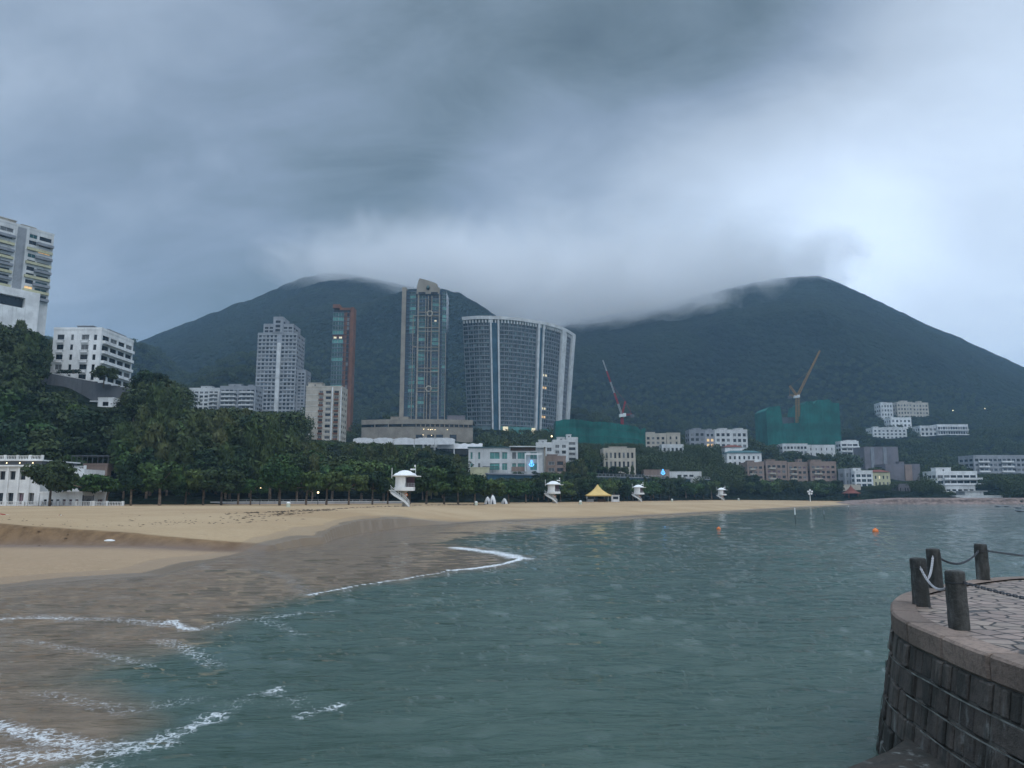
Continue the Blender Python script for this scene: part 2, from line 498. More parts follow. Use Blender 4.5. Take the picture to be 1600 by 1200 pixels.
bp = b.n('ShaderNodeBump'); b.lk(b.m('SUBTRACT', 1.0, b.m('MULTIPLY', am, 0.15)), bp.inputs['Strength']); bp.inputs['Distance'].default_value = 0.55
b.lk(hh, bp.inputs['Height']); b.lk(bp.outputs[0], bs.inputs['Normal'])
me = np_mesh('water', co, fc, m, attrs=dict(murk=murk, foam=fo))
tag(link('water', me), kind='structure')

# ---- beach
back = [(-420, 152), (-109, 152), (-66, 170), (-34, 195), (14, 236), (50, 292), (104, 376), (170, 400), (190, 388)]
LIP = [(-420, 130, 2.1), (-80, 66, 2.05), (-40.9, 59, 1.93), (-36.2, 58, 1.64), (-31.8, 57.2, 1.40), (-28.3, 56.5, 1.21), (-24.0, 55.6, .88), (-21.5, 55.4, .71), (-18.1, 56.4, .42), (-14.5, 60.5, .2), (-11.8, 65, .1)]
scarp = [q[:2] for q in LIP]
up_poly = scarp + gp([(525, 845), (600, 830), (800, 815), (1050, 804), (1290, 791)], 0) + [(260, 380), (260, 700), (-420, 700)]
def scarp_dist(x, y):
    d = seg_dist(x, y, scarp)
    return np.where(inside(x, y, up_poly), d, -d)
def beach_h(x, y):
    d = seg_dist(x, y, shore); d = np.where(inside(x, y, land), d, -d)
    prof = 2.15 * (1 - np.exp(-np.maximum(d, 0) / 22.0))
    sd0 = scarp_dist(x, y)
    zlip = np.interp(x, [q[0] for q in LIP], [q[2] for q in LIP])
    w = sstep(-7.0, -21.0, x)
    zu = w * (zlip + (2.1 - zlip) * (1 - np.exp(-np.maximum(sd0, 0) / 14.0))) + (1 - w) * prof
    zl = np.where(d > 0, np.minimum(0.055 * d, 0.40), 0.12 * d)
    sdv = sd0 + .7 * fbm(x * .3, y * .3, 3)
    S_ = np.maximum(sstep(-1.7, 0.1, sdv), sstep(-16, -9, x) )
    z = zl * (1 - S_) + np.where(d > 0, zu, 0.12 * d) * S_
    z = np.maximum(z, -1.5)
    z = z + np.where(d > 0, .05 * (fbm(x * .35, y * .35, 4) + .25) + .025 * fbm(x * 1.7, y * 1.7, 2), 0) * np.clip(d / 10, 0, 1)
    return z, d, S_, sdv
ys = np.concatenate([np.geomspace(22, 150, 330), np.linspace(151, 410, 150)])
us = np.linspace(-1.3, 0.62, 560)      # columns fan out so that cells stay about square
Yb, Ub = np.meshgrid(ys, us, indexing='ij'); Xb = Ub * Yb
Zb, db, Sb, sdb = beach_h(Xb, Yb)
backpoly = back + [(260, 380), (260, 10), (-420, 10)]
keep = inside(Xb, Yb, backpoly) | (seg_dist(Xb, Yb, back) < 7)
fc = grid_faces(len(ys), len(us))[:, ::-1] if False else grid_faces(len(ys), len(us))
kv = (keep & (db > -14)).ravel(); fc = fc[kv[fc].all(1)]
wet = np.maximum(sstep(1.1, .8, db + 1.6 * fbm(Xb * .2, Yb * .2, 3)), .45 * sstep(2.6, 2.2, db + 2.4 * fbm(Xb * .15 + 5, Yb * .15, 3))) * (db > -3)
sc_ = sstep(-3.4, -1.5, sdb) * (1 - sstep(-.1, .35, sdb)) * sstep(-14, -20, Xb)
runl = [(-70, 46)] + gp([(0, 853), (120, 854), (260, 855), (400, 852), (520, 846)], .4)
run = np.exp(-(seg_dist(Xb, Yb, runl) / 2.2) ** 2)
m, b, bs = new_mat('beach_sand')
g = b.n('ShaderNodeNewGeometry'); pos = g.outputs['Position']
A = lambda nm: b.n('ShaderNodeAttribute', attribute_name=nm).outputs['Fac']
n1 = b.noise(pos, 0.05, 4, 0.6); n2 = b.noise(pos, 0.8, 5, 0.65); n3 = b.noise(pos, 9, 3, 0.6)
c = b.mix(b.mr(n1, 0.35, 0.65), (.36, .25, .140), (.44, .325, .195))
c = b.mix(b.m('MULTIPLY', A('low'), 0.8), c, (.35, .25, .16))
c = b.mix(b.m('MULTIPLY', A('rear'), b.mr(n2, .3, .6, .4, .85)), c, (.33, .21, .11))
c = b.mix(b.m('MULTIPLY', b.mr(n2, 0.45, 0.75), 0.22), c, (.25, .18, .11))
c = b.mix(b.m('MULTIPLY', b.mr(n3, 0.5, 0.8), 0.18), c, (.2, .15, .1))
n4 = b.noise(pos, 2.6, 6, 0.75)
c = b.mix(b.m('MULTIPLY', b.mr(n4, 0.52, 0.68), 0.34), c, (.24, .17, .10))
c = b.mix(b.m('MULTIPLY', b.mr(n4, 0.46, 0.30), 0.30), c, (.56, .47, .33))
sc2 = b.mix(b.mr(n2, .35, .65), (.12, .07, .033), (.22, .135, .065))
c = b.mix(b.m('MULTIPLY', A('scarp'), 0.92), c, sc2)
c = b.mix(b.m('MULTIPLY', A('run'), b.mr(n2, .3, .6, .45, .9)), c, (.17, .125, .10))
c = b.mix(b.m('MULTIPLY', A('wet'), 0.75), c, (.14, .10, .065))
b.lk(c, bs.inputs['Base Color'])
b.lk(b.m('SUBTRACT', 0.9, b.m('MULTIPLY', A('wet'), 0.62)), bs.inputs['Roughness'])
bs.inputs['Specular IOR Level'].default_value = 0.3
bp = b.n('ShaderNodeBump'); bp.inputs['Strength'].default_value = .8; bp.inputs['Distance'].default_value = 0.12
b.lk(b.m('MULTIPLY', b.m('ADD', b.noise(pos, 2.4, 7, 0.75), n4), b.m('SUBTRACT', 1, A('wet'))), bp.inputs['Height']); b.lk(bp.outputs[0], bs.inputs['Normal'])
low = (1 - Sb) * 1.0
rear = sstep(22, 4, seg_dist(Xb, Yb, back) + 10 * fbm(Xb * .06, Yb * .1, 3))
me = np_mesh('beach', np.stack([Xb, Yb, Zb], -1).reshape(-1, 3), fc, m, attrs=dict(wet=wet, scarp=sc_, run=run * (1 - Sb), low=low, rear=rear))
tag(link('sand_beach', me), kind='structure')

# ---- hills: foreground slopes follow measured heights, mountains behind
CTRL = [(-10, 300, 13), (-500, 900, 190), (-300, 890, 170), (-100, 890, 120), (150, 890, 105), (300, 880, 95), (640, 900, 105), (800, 900, 100), (-420, 160, 3), (-200, 160, 3), (-100, 160, 2.2), (-60, 180, 2.2), (-30, 205, 2.2), (14, 245, 2.2), (50, 300, 2.2), (104, 385, 2.2), (170, 410, 3),
        (-60, 200, 3), (0, 260, 3.0), (60, 330, 3), (120, 420, 4), (240, 385, 3.0), (300, 395, 3.0), (330, 410, 3.2),
        (-300, 240, 60), (-240, 200, 40), (-190, 190, 30), (-150, 180, 14), (-190, 240, 50), (-90, 215, 14), (-100, 260, 30), (-130, 300, 38), (-160, 330, 42),
        (-60, 300, 24), (-200, 420, 50), (-340, 450, 80), (-185, 245, 54), (-176, 236, 50), (-165, 246, 47), (-162, 226, 42), (-60, 600, 62), (60, 700, 80), (-250, 700, 120), (260, 640, 35), (420, 600, 22),
        (330, 700, 60), (520, 700, 40), (700, 850, 60), (360, 460, 16), (400, 560, 20), (900, 900, 90), (-500, 700, 160), (0, 330, 12), (60, 420, 16), (150, 480, 12), (40, 520, 42)]
def ridge(pts, Yk):
    a = [W(px, py, Yk) for px, py in pts]
    return np.array([q.x for q in a]), np.array([q.z for q in a])
MTS = [  # silhouette, distance, reach to the front, reach to the back
    ([(-1500, 700), (-700, 640), (-200, 600), (0, 590), (100, 566), (205, 540), (260, 517), (320, 494), (400, 466), (450, 443), (480, 432), (510, 427), (540, 428), (580, 434), (640, 447), (700, 465), (780, 500), (860, 540), (1000, 610), (1200, 720)], 1450, 900, 900),
    ([(380, 640), (450, 570), (520, 505), (560, 478), (600, 462), (640, 453), (690, 452), (720, 460), (760, 483), (800, 512), (860, 540), (930, 575), (1000, 620)], 1120, 560, 500),
    ([(560, 640), (700, 570), (820, 525), (890, 505), (1000, 482), (1060, 470), (1120, 455), (1180, 441), (1230, 433), (1280, 431), (1310, 442), (1350, 460), (1400, 484), (1450, 508), (1500, 528), (1560, 556), (1600, 574), (1750, 625), (1900, 680), (2300, 760)], 1500, 1000, 900),
    ([(-900, 780), (-200, 570), (100, 545), (200, 533), (240, 528), (300, 545), (420, 640), (600, 790)], 3400, 600, 500),
]
MTR = [(ridge(p, Yk), Yk, fr, bk) for p, Yk, fr, bk in MTS]
def mount_h(x, y):
    z = np.full(x.shape, -50.0)
    for (rx, rz), Yk, fr, bk in MTR:
        h = np.interp(x * (Yk / np.maximum(y, 300.0)) ** (1.0 if fr > 600 else .6), rx, rz)
        t = (y - Yk)
        prof = np.where(t < 0, 1 - np.clip(-t / fr, 0, 1) ** 1.08, 1 - np.clip(t / bk, 0, 1) ** 1.3)
        z = np.maximum(z, h * prof)
    gul = fbm(x * .006 + 3, y * .002, 4) * 56 + fbm(x * .02, y * .012, 3) * 22
    amp = np.clip(z / 260, 0, 1) * sstep(0, 1, 1)
    front = np.ones_like(z)
    for (rx, rz), Yk, fr, bk in MTR[:3]:
        front = front * (1 - .93 * np.exp(-((y - Yk) / 70.0) ** 2))
    return z + gul * amp * front + fbm(x * .11, y * .11, 2) * 5 * np.clip(z / 200, 0, 1)
def land_h(x, y):
    shp = x.shape
    c = np.array(CTRL)
    num = np.zeros(shp); den = np.zeros(shp)
    for cx, cy_, cz_ in c:
        w = 1.0 / ((x - cx) ** 2 + (y - cy_) ** 2 + 60.0) ** 1.7
        num += w * cz_; den += w
    z = num / den
    mz = mount_h(x, y)
    k = sstep(890, 1080, y + 40 * fbm(x * .01, 0 * y, 2))
    z = np.maximum(z, mz * k + z * (1 - k) * 1.0 - (1 - k) * 0)
    back_d = seg_dist(x, y, back + rock[1:])
    bz = sstep(0, 14, back_d)
    z = 1.75 * (1 - bz) + np.maximum(z, 1.75) * bz
    inb = inside(x, y, land_back)
    z = np.where(inb, z, -2.5 + 0 * x)
    return z
land_back = back + rock[1:] + [(2600, 5000), (-2500, 5000), (-2500, 150)]
def build_hills():
    ys = np.concatenate([np.linspace(150, 640, 150), np.linspace(646, 1500, 150), np.linspace(1512, 4000, 60)])
    us = np.concatenate([np.linspace(-1.7, -.85, 40, endpoint=False), np.linspace(-.85, .9, 420), np.linspace(.9, 1.8, 41)[1:]])
    Yh, Uh = np.meshgrid(ys, us, indexing='ij'); Xh = Uh * (Yh + 40)
    Zh = land_h(Xh, Yh)
    Zh = Zh + np.where(Zh > 4, 2.2 * fbm(Xh * .09, Yh * .09, 2), 0)
    fc = grid_faces(len(ys), len(us))
    kv = inside(Xh, Yh, land_back).ravel(); fc = fc[kv[fc].any(1)]
    m, b, bs = new_mat('wooded_hillside')
    g = b.n('ShaderNodeNewGeometry'); pos = g.outputs['Position']
    v = b.n('ShaderNodeTexVoronoi'); v.inputs['Scale'].default_value = 0.11; b.lk(pos, v.inputs['Vector'])
    v2 = b.n('ShaderNodeTexVoronoi'); v2.inputs['Scale'].default_value = 0.26; b.lk(pos, v2.inputs['Vector'])
    n1 = b.noise(pos, 0.012, 5, 0.62); n2 = b.noise(pos, 0.13, 4, 0.6)
    c = b.mix(b.mr(n1, 0.35, 0.65), (.003, .008, .006), (.011, .020, .010))
    c = b.mix(b.m('MULTIPLY', b.mr(n2, .45, .7), .4), c, (.022, .034, .015))
    b.lk(c, bs.inputs['Base Color']); bs.inputs['Roughness'].default_value = 1.0; bs.inputs['Specular IOR Level'].default_value = 0.1
    bp = b.n('ShaderNodeBump'); bp.inputs['Strength'].default_value = 1.0; bp.inputs['Distance'].default_value = 9.0; 
    h = b.m('ADD', b.m('MULTIPLY', v.outputs['Distance'], -1.0), b.m('MULTIPLY', v2.outputs['Distance'], -0.45))
    h = b.m('ADD', h, b.m('MULTIPLY', n2, 1.2))
    b.lk(h, bp.inputs['Height']); b.lk(bp.outputs[0], bs.inputs['Normal'])
    me = np_mesh('hills', np.stack([Xh, Yh, Zh], -1).reshape(-1, 3), fc, m)
    tag(link('hills', me), kind='structure')
# ================================================================ buildings
MT['wing'] = mat('hotel_window_glass', (.035, .055, .068), rough=.2, var=.5, scale=.1, spec=.5)
OCC = []                       # facades that no tree in front may cover: px0, px1, top, lowest visible, distance
WN = {}                        # windows per building so far
REST = {}                      # (building) -> MB of the windows past one hundred
_wc = {}
rng = random.Random(11)

def win_mesh(w, h, g):
    key = (round(w, 2), round(h, 2), g)
    if key not in _wc:
        mb = MB(); win_geo(mb, w, h)
        _wc[key] = mb.mesh('window', [MT[g], MT['metal'] if g != 'glass' else MT['dmetal']])
    return _wc[key]
def win_geo(mb, w, h, M=None):
    i = len(mb.v)
    mb.box(-w / 2, w / 2, -.02, .03, 0, h, 0)
    f = min(.09, w * .06)
    mb.box(-w / 2, -w / 2 + f, -.07, -.02, 0, h, 1); mb.box(w / 2 - f, w / 2, -.07, -.02, 0, h, 1)
    mb.box(-w / 2 + f, w / 2 - f, -.07, -.02, 0, f, 1); mb.box(-w / 2 + f, w / 2 - f, -.07, -.02, h - f, h, 1)
    if w > 1.1: mb.box(-f / 2, f / 2, -.07, -.02, f, h - f, 1)
    if M is not None:
        for k in range(i, len(mb.v)): mb.v[k] = tuple(M @ Vector(mb.v[k]))

def put_window(root, x, y, z, w, h, rot, g, name='window'):
    n = WN.get(root.name, 0); WN[root.name] = n + 1
    if n < 98:
        o = link(name, win_mesh(w, h, g), root, (x, y, z), (0, 0, rot))
        return o
    mb = REST.setdefault(root.name, (root, {}))[1].setdefault(g, MB())
    win_geo(mb, w, h, Matrix.Translation((x, y, z)) @ Matrix.Rotation(rot, 4, 'Z'))

def flush_rest():
    for root, d in REST.values():
        mb = MB(); mats = []
        for g, q in d.items():
            off = len(mb.v); mo = len(mats)
            mb.v += q.v; mb.f += [tuple(i + off for i in f) for f in q.f]; mb.mi += [i + mo for i in q.mi]
            mats += [MT[g], MT['metal'] if g != 'glass' else MT['dmetal']]
        tag(mb.build('window', mats, root), kind='stuff')
    REST.clear()

def face(mb, O, U, w, h, us, vs, dep, m=0):
    """wall from O along U, up h, with rectangular openings us x vs recessed by dep; outward normal is U x Z"""
    O = Vector(O); U = Vector(U).normalized(); Zv = Vector((0, 0, 1)); N = U.cross(Zv)
    ub = sorted({0.0, w, *[a for u in us for a in u]}); vb = sorted({0.0, h, *[a for v in vs for a in v]})
    P = lambda u, v, k=0: O + U * u + Zv * v - N * k
    su = {(round(a, 4), round(c, 4)) for a, c in us}; sv = {(round(a, 4), round(c, 4)) for a, c in vs}
    for u0, u1 in zip(ub[:-1], ub[1:]):
        if u1 - u0 < 1e-5: continue
        isu = (round(u0, 4), round(u1, 4)) in su
        if not isu:
            mb.quad([P(u0, 0), P(u1, 0), P(u1, h), P(u0, h)], m); continue
        for v0, v1 in zip(vb[:-1], vb[1:]):
            if v1 - v0 < 1e-5: continue
            if (round(v0, 4), round(v1, 4)) in sv:
                mb.quad([P(u0, v0), P(u1, v0), P(u1, v0, dep), P(u0, v0, dep)], m)
                mb.quad([P(u0, v1, dep), P(u1, v1, dep), P(u1, v1), P(u0, v1)], m)
                mb.quad([P(u0, v0), P(u0, v0, dep), P(u0, v1, dep), P(u0, v1)], m)
                mb.quad([P(u1, v0, dep), P(u1, v0), P(u1, v1), P(u1, v1, dep)], m)
            else:
                mb.quad([P(u0, v0), P(u1, v0), P(u1, v1), P(u0, v1)], m)

def spans(w, n, wr, marg=0.0, skip=()):
    cw = (w - 2 * marg) / n
    return [(marg + cw * (i + .5 - wr / 2), marg + cw * (i + .5 + wr / 2)) for i in range(n) if i not in skip]

def block(root, w, d, h, floors, ncol, scol, wm, x=0.0, y=0.0, z=0.0, wr=.6, hr=.55, found=8.0, gl=('glass', 'glass', 'glass2'),
          lit=(), dep=.28, marg=.5, skip=(), us=None, sides='LR', parap=.8, topm=1.0, litm='lit', wname='wall', hv=.22, swr=None, rname='roof', vs=None):
    """one rectangular block in the frame of its building: front edge at y, centre x, base z"""
    mb = MB(); fh = (h - topm) / max(floors, 1)
    vs = [(found + fh * i + fh * hv, found + fh * i + fh * (hv + hr)) for i in range(floors)] if vs is None else [(found + a, found + c) for a, c in vs]
    us = us if us is not None else (spans(w, ncol, wr, marg, skip) if ncol else [])
    face(mb, (x - w / 2, y, z - found), (1, 0, 0), w, h + found, us, vs if us else [], dep)
    ss = spans(d, scol, swr or wr, marg) if scol else []
    face(mb, (x + w / 2, y, z - found), (0, 1, 0), d, h + found, ss if 'R' in sides else [], vs, dep)
    face(mb, (x - w / 2, y + d, z - found), (0, -1, 0), d, h + found, ss if 'L' in sides else [], vs, dep)
    face(mb, (x + w / 2, y + d, z - found), (-1, 0, 0), w, h + found, [], [], dep)
    # parapet ring
    t = .25
    zt = z + h
    if parap:
        mb.box(x - w / 2 - .08, x + w / 2 + .08, y - .08, y + t, zt, zt + parap); mb.box(x - w / 2 - .08, x + w / 2 + .08, y + d - t, y + d + .08, zt, zt + parap)
        mb.box(x - w / 2 - .08, x - w / 2 + t, y + t, y + d - t, zt, zt + parap); mb.box(x + w / 2 - t, x + w / 2 + .08, y + t, y + d - t, zt, zt + parap)
    wall = mb.build(wname, MT[wm], root)
    rb = MB(); rb.box(x - w / 2 + t, x + w / 2 - t, y + t, y + d - t, zt - .2, zt + .05); rb.build(rname, MT['dgrey'], root)
    k = 0
    for j, (v0, v1) in enumerate(vs):
        for i, (u0, u1) in enumerate(us):
            g = litm if (i, j) in lit else rng.choice(gl)
            put_window(root, x - w / 2 + (u0 + u1) / 2, y + dep - .03, z - found + v0, u1 - u0, v1 - v0, 0, g)
        for u0, u1 in ss:
            if 'R' in sides and root.location.x < 30:
                put_window(root, x + w / 2 - dep + .03, y + (u0 + u1) / 2, z - found + v0, u1 - u0, v1 - v0, R(90), rng.choice(gl))
            if 'L' in sides and root.location.x > -30:
                put_window(root, x - w / 2 + dep - .03, y + d - (u0 + u1) / 2, z - found + v0, u1 - u0, v1 - v0, R(-90), rng.choice(gl))
    return wall

_bc = {}
def balcony(root, xc, yc, z, w, dep=1.1, hh=1.0, mm='white', rot=0.0, rail=False):
    key = (round(w, 1), dep, hh, mm, rail)
    if key not in _bc:
        mb = MB()
        mb.box(-w / 2, w / 2, -dep, 0, -.12, .06)
        if rail:
            mb.box(-w / 2, w / 2, -dep, -dep + .05, hh - .06, hh, 1)
            n = max(2, int(w / .5))
            for i in range(n + 1):
                xx = -w / 2 + .025 + (w - .05) * i / n; mb.box(xx - .025, xx + .025, -dep + .005, -dep + .045, .06, hh - .06, 1)
        else:
            mb.box(-w / 2, w / 2, -dep, -dep + .12, .06, hh)
            mb.box(-w / 2, -w / 2 + .12, -dep + .12, 0, .06, hh); mb.box(w / 2 - .12, w / 2, -dep + .12, 0, .06, hh)
        _bc[key] = mb.mesh('balcony', [MT[mm], MT['metal']])
    return link('balcony', _bc[key], root, (xc, yc, z), (0, 0, rot))

def hut(root, x0, x1, y0, y1, z, h, mm='white', name='rooftop_hut'):
    mb = MB(); mb.box(x0, x1, y0, y1, z, z + h); mb.box(x0 - .2, x1 + .2, y0 - .2, y1 + .2, z + h, z + h + .25)
    xm = (x0 + x1) / 2; mb.box(xm - .45, xm + .45, y0 - .06, y0, z, z + min(2, h * .7), 1)
    return mb.build(name, [MT[mm], MT['dgrey']], root)

def site(name, label, cat, px0, px1, pt, pb, Y, group=None, d=12, sink=1.2, rz=0.0, occ=True, ctrl=True):
    """an Empty where the building stands; returns it with its width and height"""
    pm = (pt + pb) / 2
    a = W(px0, pm, Y); c = W(px1, pm, Y); top = W((px0 + px1) / 2, pt, Y).z; base = W((px0 + px1) / 2, pb, Y).z - sink
    xc = (a.x + c.x) / 2
    o = thing(name, label, cat, (xc, Y, base), rz, group)
    if ctrl:
        for q in (0, .5, 1): CTRL.append((a.x + (c.x - a.x) * q, Y + d * .5, base + .6))
        CTRL.append((xc, Y - 7, base - 1.0)); CTRL.append((xc, Y + d + 8, base + 2.5))
    if occ: OCC.append((px0 - 1, px1 + 1, pt, pb, Y))
    return o, c.x - a.x, top - base

def simple(name, label, cat, px0, px1, pt, pb, Y, floors, ncol, wm, group=None, d=12, scol=3, huts=(), balc=None, sink=1.2, rz=0, **kw):
    o, w, h = site(name, label, cat, px0, px1, pt, pb, Y, group, d, sink, rz)
    h -= kw.get('parap', .8)
    block(o, w, d, h, floors, ncol, scol, wm, **kw)
    for u0, u1, hh in huts: hut(o, -w / 2 + w * u0, -w / 2 + w * u1, 2.0, min(d - 1, 7.0), h + .06, hh, wm)
    if balc:
        fh = (h - kw.get('topm', 1.0)) / floors
        for u0, u1 in balc[0]:
            for j in range(floors):
                balcony(o, -w / 2 + w * (u0 + u1) / 2, 0, fh * j + .1, w * (u1 - u0), balc[1], min(1.0, fh * .32), balc[2])
    return o, w, h

# ---- 1 far left residential tower, its long side turned towards the bay
t = thing('residential_tower', 'tall cream and yellow balconied residential tower cut by the left edge of the photo', 'tower block', (-173, 280, 60), 0)
A0 = W(85, 368, 280).xy; dv = Vector((-.53, -.85)); Lf = 36.0; ZL = W(70, 468, 275).z
ctr = A0 + dv * Lf / 2
t.location = (ctr.x, ctr.y, ZL); t.rotation_euler = (0, 0, R(58.0))
Hh = W(85, 369, 280).z - ZL; fh = Hh / 10
block(t, Lf, 15, Hh, 10, 0, 0, 'offwhite', us=[(3, 9.5), (10.5, 16), (17, 21.5), (27.2, 30.0), (30.8, 35.2)], wr=.5, hr=.6, found=26, hv=.3, lit=((4, 7), (3, 1)), gl=('glass', 'glass', 'glass2', 'teal'), topm=1.4)
for j in range(9):
    z0 = fh * j + .15
    yel = j % 2 == 1
    for u0, u1 in ((2.2, 22.2), (26.6, 35.8)):
        if not yel and u0 > 20: u0 += 3.2
        balcony(t, -Lf / 2 + (u0 + u1) / 2, 0, z0, u1 - u0, .7 if yel else 1.2, .88, 'yellow' if yel else 'slate')
lb = MB(); 
for k in range(int(Hh / .5)): lb.box(-Lf / 2 + 22.9, -Lf / 2 + 26.0, -.12, 0, k * .5, k * .5 + .38)
lb.build('louvre_strip', MT['grey'], t)
hut(t, -6, 5, 2, 9, Hh, 2.2, 'cream'); hut(t, 7, 12, 2, 8, Hh, 1.6, 'cream')
pd = MB(); face(pd, (-Lf / 2 - 1, -2.2, -22), (1, 0, 0), Lf - 3, 24, [(17, 28)], [(17.5, 21.5)], 1.6); pd.box(-Lf / 2 - 1, Lf / 2 - 4, -2.2, 0, 2, 2.4)
pd.box(-Lf / 2 + 16.2, -Lf / 2 + 26.8, -.6, -.55, -5, -.3, 1)
pd.quad([(Lf / 2 - 4, -2.2, -22), (Lf / 2 - 4, 0, -22), (Lf / 2 - 4, 0, 2), (Lf / 2 - 4, -2.2, 2)])
pd.build('podium', [MT['white'], MT['glass']], t)
for k in range(4): put_window(t, -Lf / 2 + 3 + 3 * k, -2.22, -4.5, 1.2, 2.6, 0, 'glass2')
CTRL += [(-173, 268, 52), (-190, 262, 52), (-165, 262, 47), (-180, 300, 56)]
OCC.append((-40, 86, 340, 500, 262))

# ---- 2 white corner apartment block above its retaining wall
t, w, h = site('apartment_block', 'white five storey corner apartment block above a grey retaining wall', 'apartment block', 81, 156, 511, 592, 230, d=20)
h -= .9
block(t, w, 20, h, 5, 3, 4, 'white', us=[(1.3, 3.5), (5.6, 6.5), (9.0, 11.4), (12.9, 13.9)], wr=.72, swr=.8, hr=.56, marg=.4, hv=.27, found=9, gl=('glass', 'glass', 'glass2'))
fh = (h - 1) / 5
for j in range(5):
    for u0, u1 in ((1.1, 3.7), (8.8, 11.6)): 
        s = MB(); s.box(-w / 2 + u0, -w / 2 + u1, -.45, 0, 0, .18); s.box(-w / 2 + u0 + .3, -w / 2 + u1 - .3, -.4, 0, -.75, -.03)
        o = s.build('sill_planter', MT['white'], t); o.location = (0, 0, fh * j + fh * .3 - .22)
    balcony(t, w / 2, 10.2, fh * j + .1, 18.5, .9, .85, 'white', rot=R(90))
hut(t, -2, 3, 3, 9, h, 1.8, 'grey'); hut(t, 3.8, 6.8, 5, 16, h, 1.2, 'grey')
rw = thing('retaining_wall', 'grey concrete retaining wall under the white corner apartment block', 'wall', (W(130, 590, 224).x, 224, W(130, 610, 224).z - 1))
zt = W(130, 586, 224).z - rw.location.z
mb = MB()
for i in range(13):
    x0 = -12.5 + i * 2.1; tp = zt + .9 - i * .42
    mb.box(x0, x0 + 2.08, -.2 - (i % 2) * .06, .6, -8, tp)
mb.build('wall_panels', MT['dgrey'], rw)
mb = MB(); mb.box(-12.6, 3, -.35, .75, zt + .95, zt + 1.15, 0, Matrix.Rotation(R(10.8), 3, 'Y'), (-12.6, 0, zt + 1)); mb.build('coping', MT['offwhite'], rw)
mb = MB(); mb.box(4, 15.0, -2.4, .3, -2.8, -2.45); mb.box(9, 15, -2.5, -2.3, -3.6, -2.4); mb.build('canopy_slab', MT['offwhite'], rw)
OCC.append((72, 201, 580, 612, 224))
t, w, h = site('garden_house', 'small white flat roofed annex on the slope below the retaining wall', 'house', 153, 177, 621, 634, 215, d=6, sink=.6)
block(t, w, 6, h - .3, 1, 1, 1, 'white', wr=.5, hr=.5, parap=.3, topm=.3)

# ---- 3 white beach house at the left edge
t, w, h = site('beach_house', 'white two storey colonial style building with balustraded roof at the left end of the beach', 'building', -90, 62, 729, 789, 148, d=12, sink=.1)
t.location.z = 2.0; h = W(0, 729, 148).z - 2.0
block(t, w, 12, h, 2, 9, 3, 'white', vs=[(.35, 2.6), (5.2, 6.9)], wr=.55, hr=.46, parap=0, found=2, hv=.16, topm=1.3, dep=.5, gl=('glass', 'pinkdark', 'glass2'))
def balustrade(root, x0, x1, y, z, hh=.8, mm='white', step=2.4):
    mb = MB(); mb.box(x0, x1, y - .1, y + .1, z, z + .12); mb.box(x0, x1, y - .12, y + .12, z + hh - .12, z + hh)
    n = int((x1 - x0) / step)
    for i in range(n + 1):
        xx = x0 + (x1 - x0) * i / n; mb.box(xx - .2, xx + .2, y - .16, y + .16, z, z + hh + .12)
    k = int((x1 - x0) / .3)
    for i in range(k): 
        xx = x0 + (i + .5) * (x1 - x0) / k; mb.tube((xx, y, z + .1), (xx, y, z + hh - .1), .07, .05, 5)
    return mb.build('balustrade', MT[mm], root)
mb = MB(); mb.box(-w / 2 - .5, w / 2 + .5, -.6, 12.5, h, h + .3); mb.box(-w / 2 - .5, w / 2 + .5, -.6, 12.5, h + 1.1, h + 1.35); mb.box(-w / 2, w / 2, 0, 12, h + .3, h + 1.1, 1)
mb.build('cornice', [MT['white'], MT['dgrey']], t)
balustrade(t, -w / 2 - .3, w / 2 + .3, -.4, h + 1.35)
for k in range(4):
    mb = MB(); mb.lathe([(.02, 0), (.11, .06), (.11, .14), (.03, .2)], 8); o = mb.build('lamp', MT['lamp'], t); o.location = (w / 2 - 1.5 - 2.6 * k, -.45, h + .6)
    mb = MB(); mb.box(-.04, .04, 0, .5, .1, .16); mb.build('bracket', MT['dmetal'], o)
mb = MB()
for k in range(10): mb.box(-w / 2 + k * w / 9 - .2, -w / 2 + k * w / 9 + .2, -.25, 0, 0, h)
mb.build('pilasters', MT['white'], t)
t2, w2, h2 = site('beach_pavilion', 'low white beach pavilion wing with curtained openings beside the colonial building', 'building', 62, 129, 768, 789, 147, d=9, sink=.1)
t2.location.z = 2.0; h2 = W(95, 768, 147).z - 2.0
block(t2, w2, 9, h2 - .4, 1, 6, 2, 'white', wr=.5, hr=.62, parap=.4, found=2, topm=.6, hv=.1, gl=('pinkdark', 'glass'))
t3, w3, h3 = site('restaurant_roof_house', 'white roof terrace building behind the broad tree near the colonial building', 'building', 92, 132, 728, 748, 158, d=8)
t3.location.z = 2.2; h3 = W(110, 728, 158).z - 2.2
block(t3, w3, 8, h3 - .7, 2, 4, 2, 'white', parap=0, found=2); balustrade(t3, -w3 / 2, w3 / 2, .1, h3 - .7, .7)
OCC[-1] = (92, 132, 726, 740, 158)
t4, w4, h4 = site('brick_annex', 'small pinkish building with four square windows half hidden in the dark slope trees', 'building', 130, 168, 724, 736, 172, d=7, sink=6)
block(t4, w4, 7, h4 - .4, 2, 4, 1, 'pink', wr=.6, hr=.5, parap=.4, found=5, topm=.3)
mb = MB(); mb.box(-w4 / 2 - 2.5, w4 / 2 + .4, -.8, 5, h4 + 1.6, h4 + 1.8); balc_ = [mb.box(-w4 / 2 - 2.4 + i * 1.2, -w4 / 2 - 2.3 + i * 1.2, -.8, -.7, h4, h4 + 1.6) for i in range(8)]
mb.build('terrace_canopy', MT['dgrey'], t4)
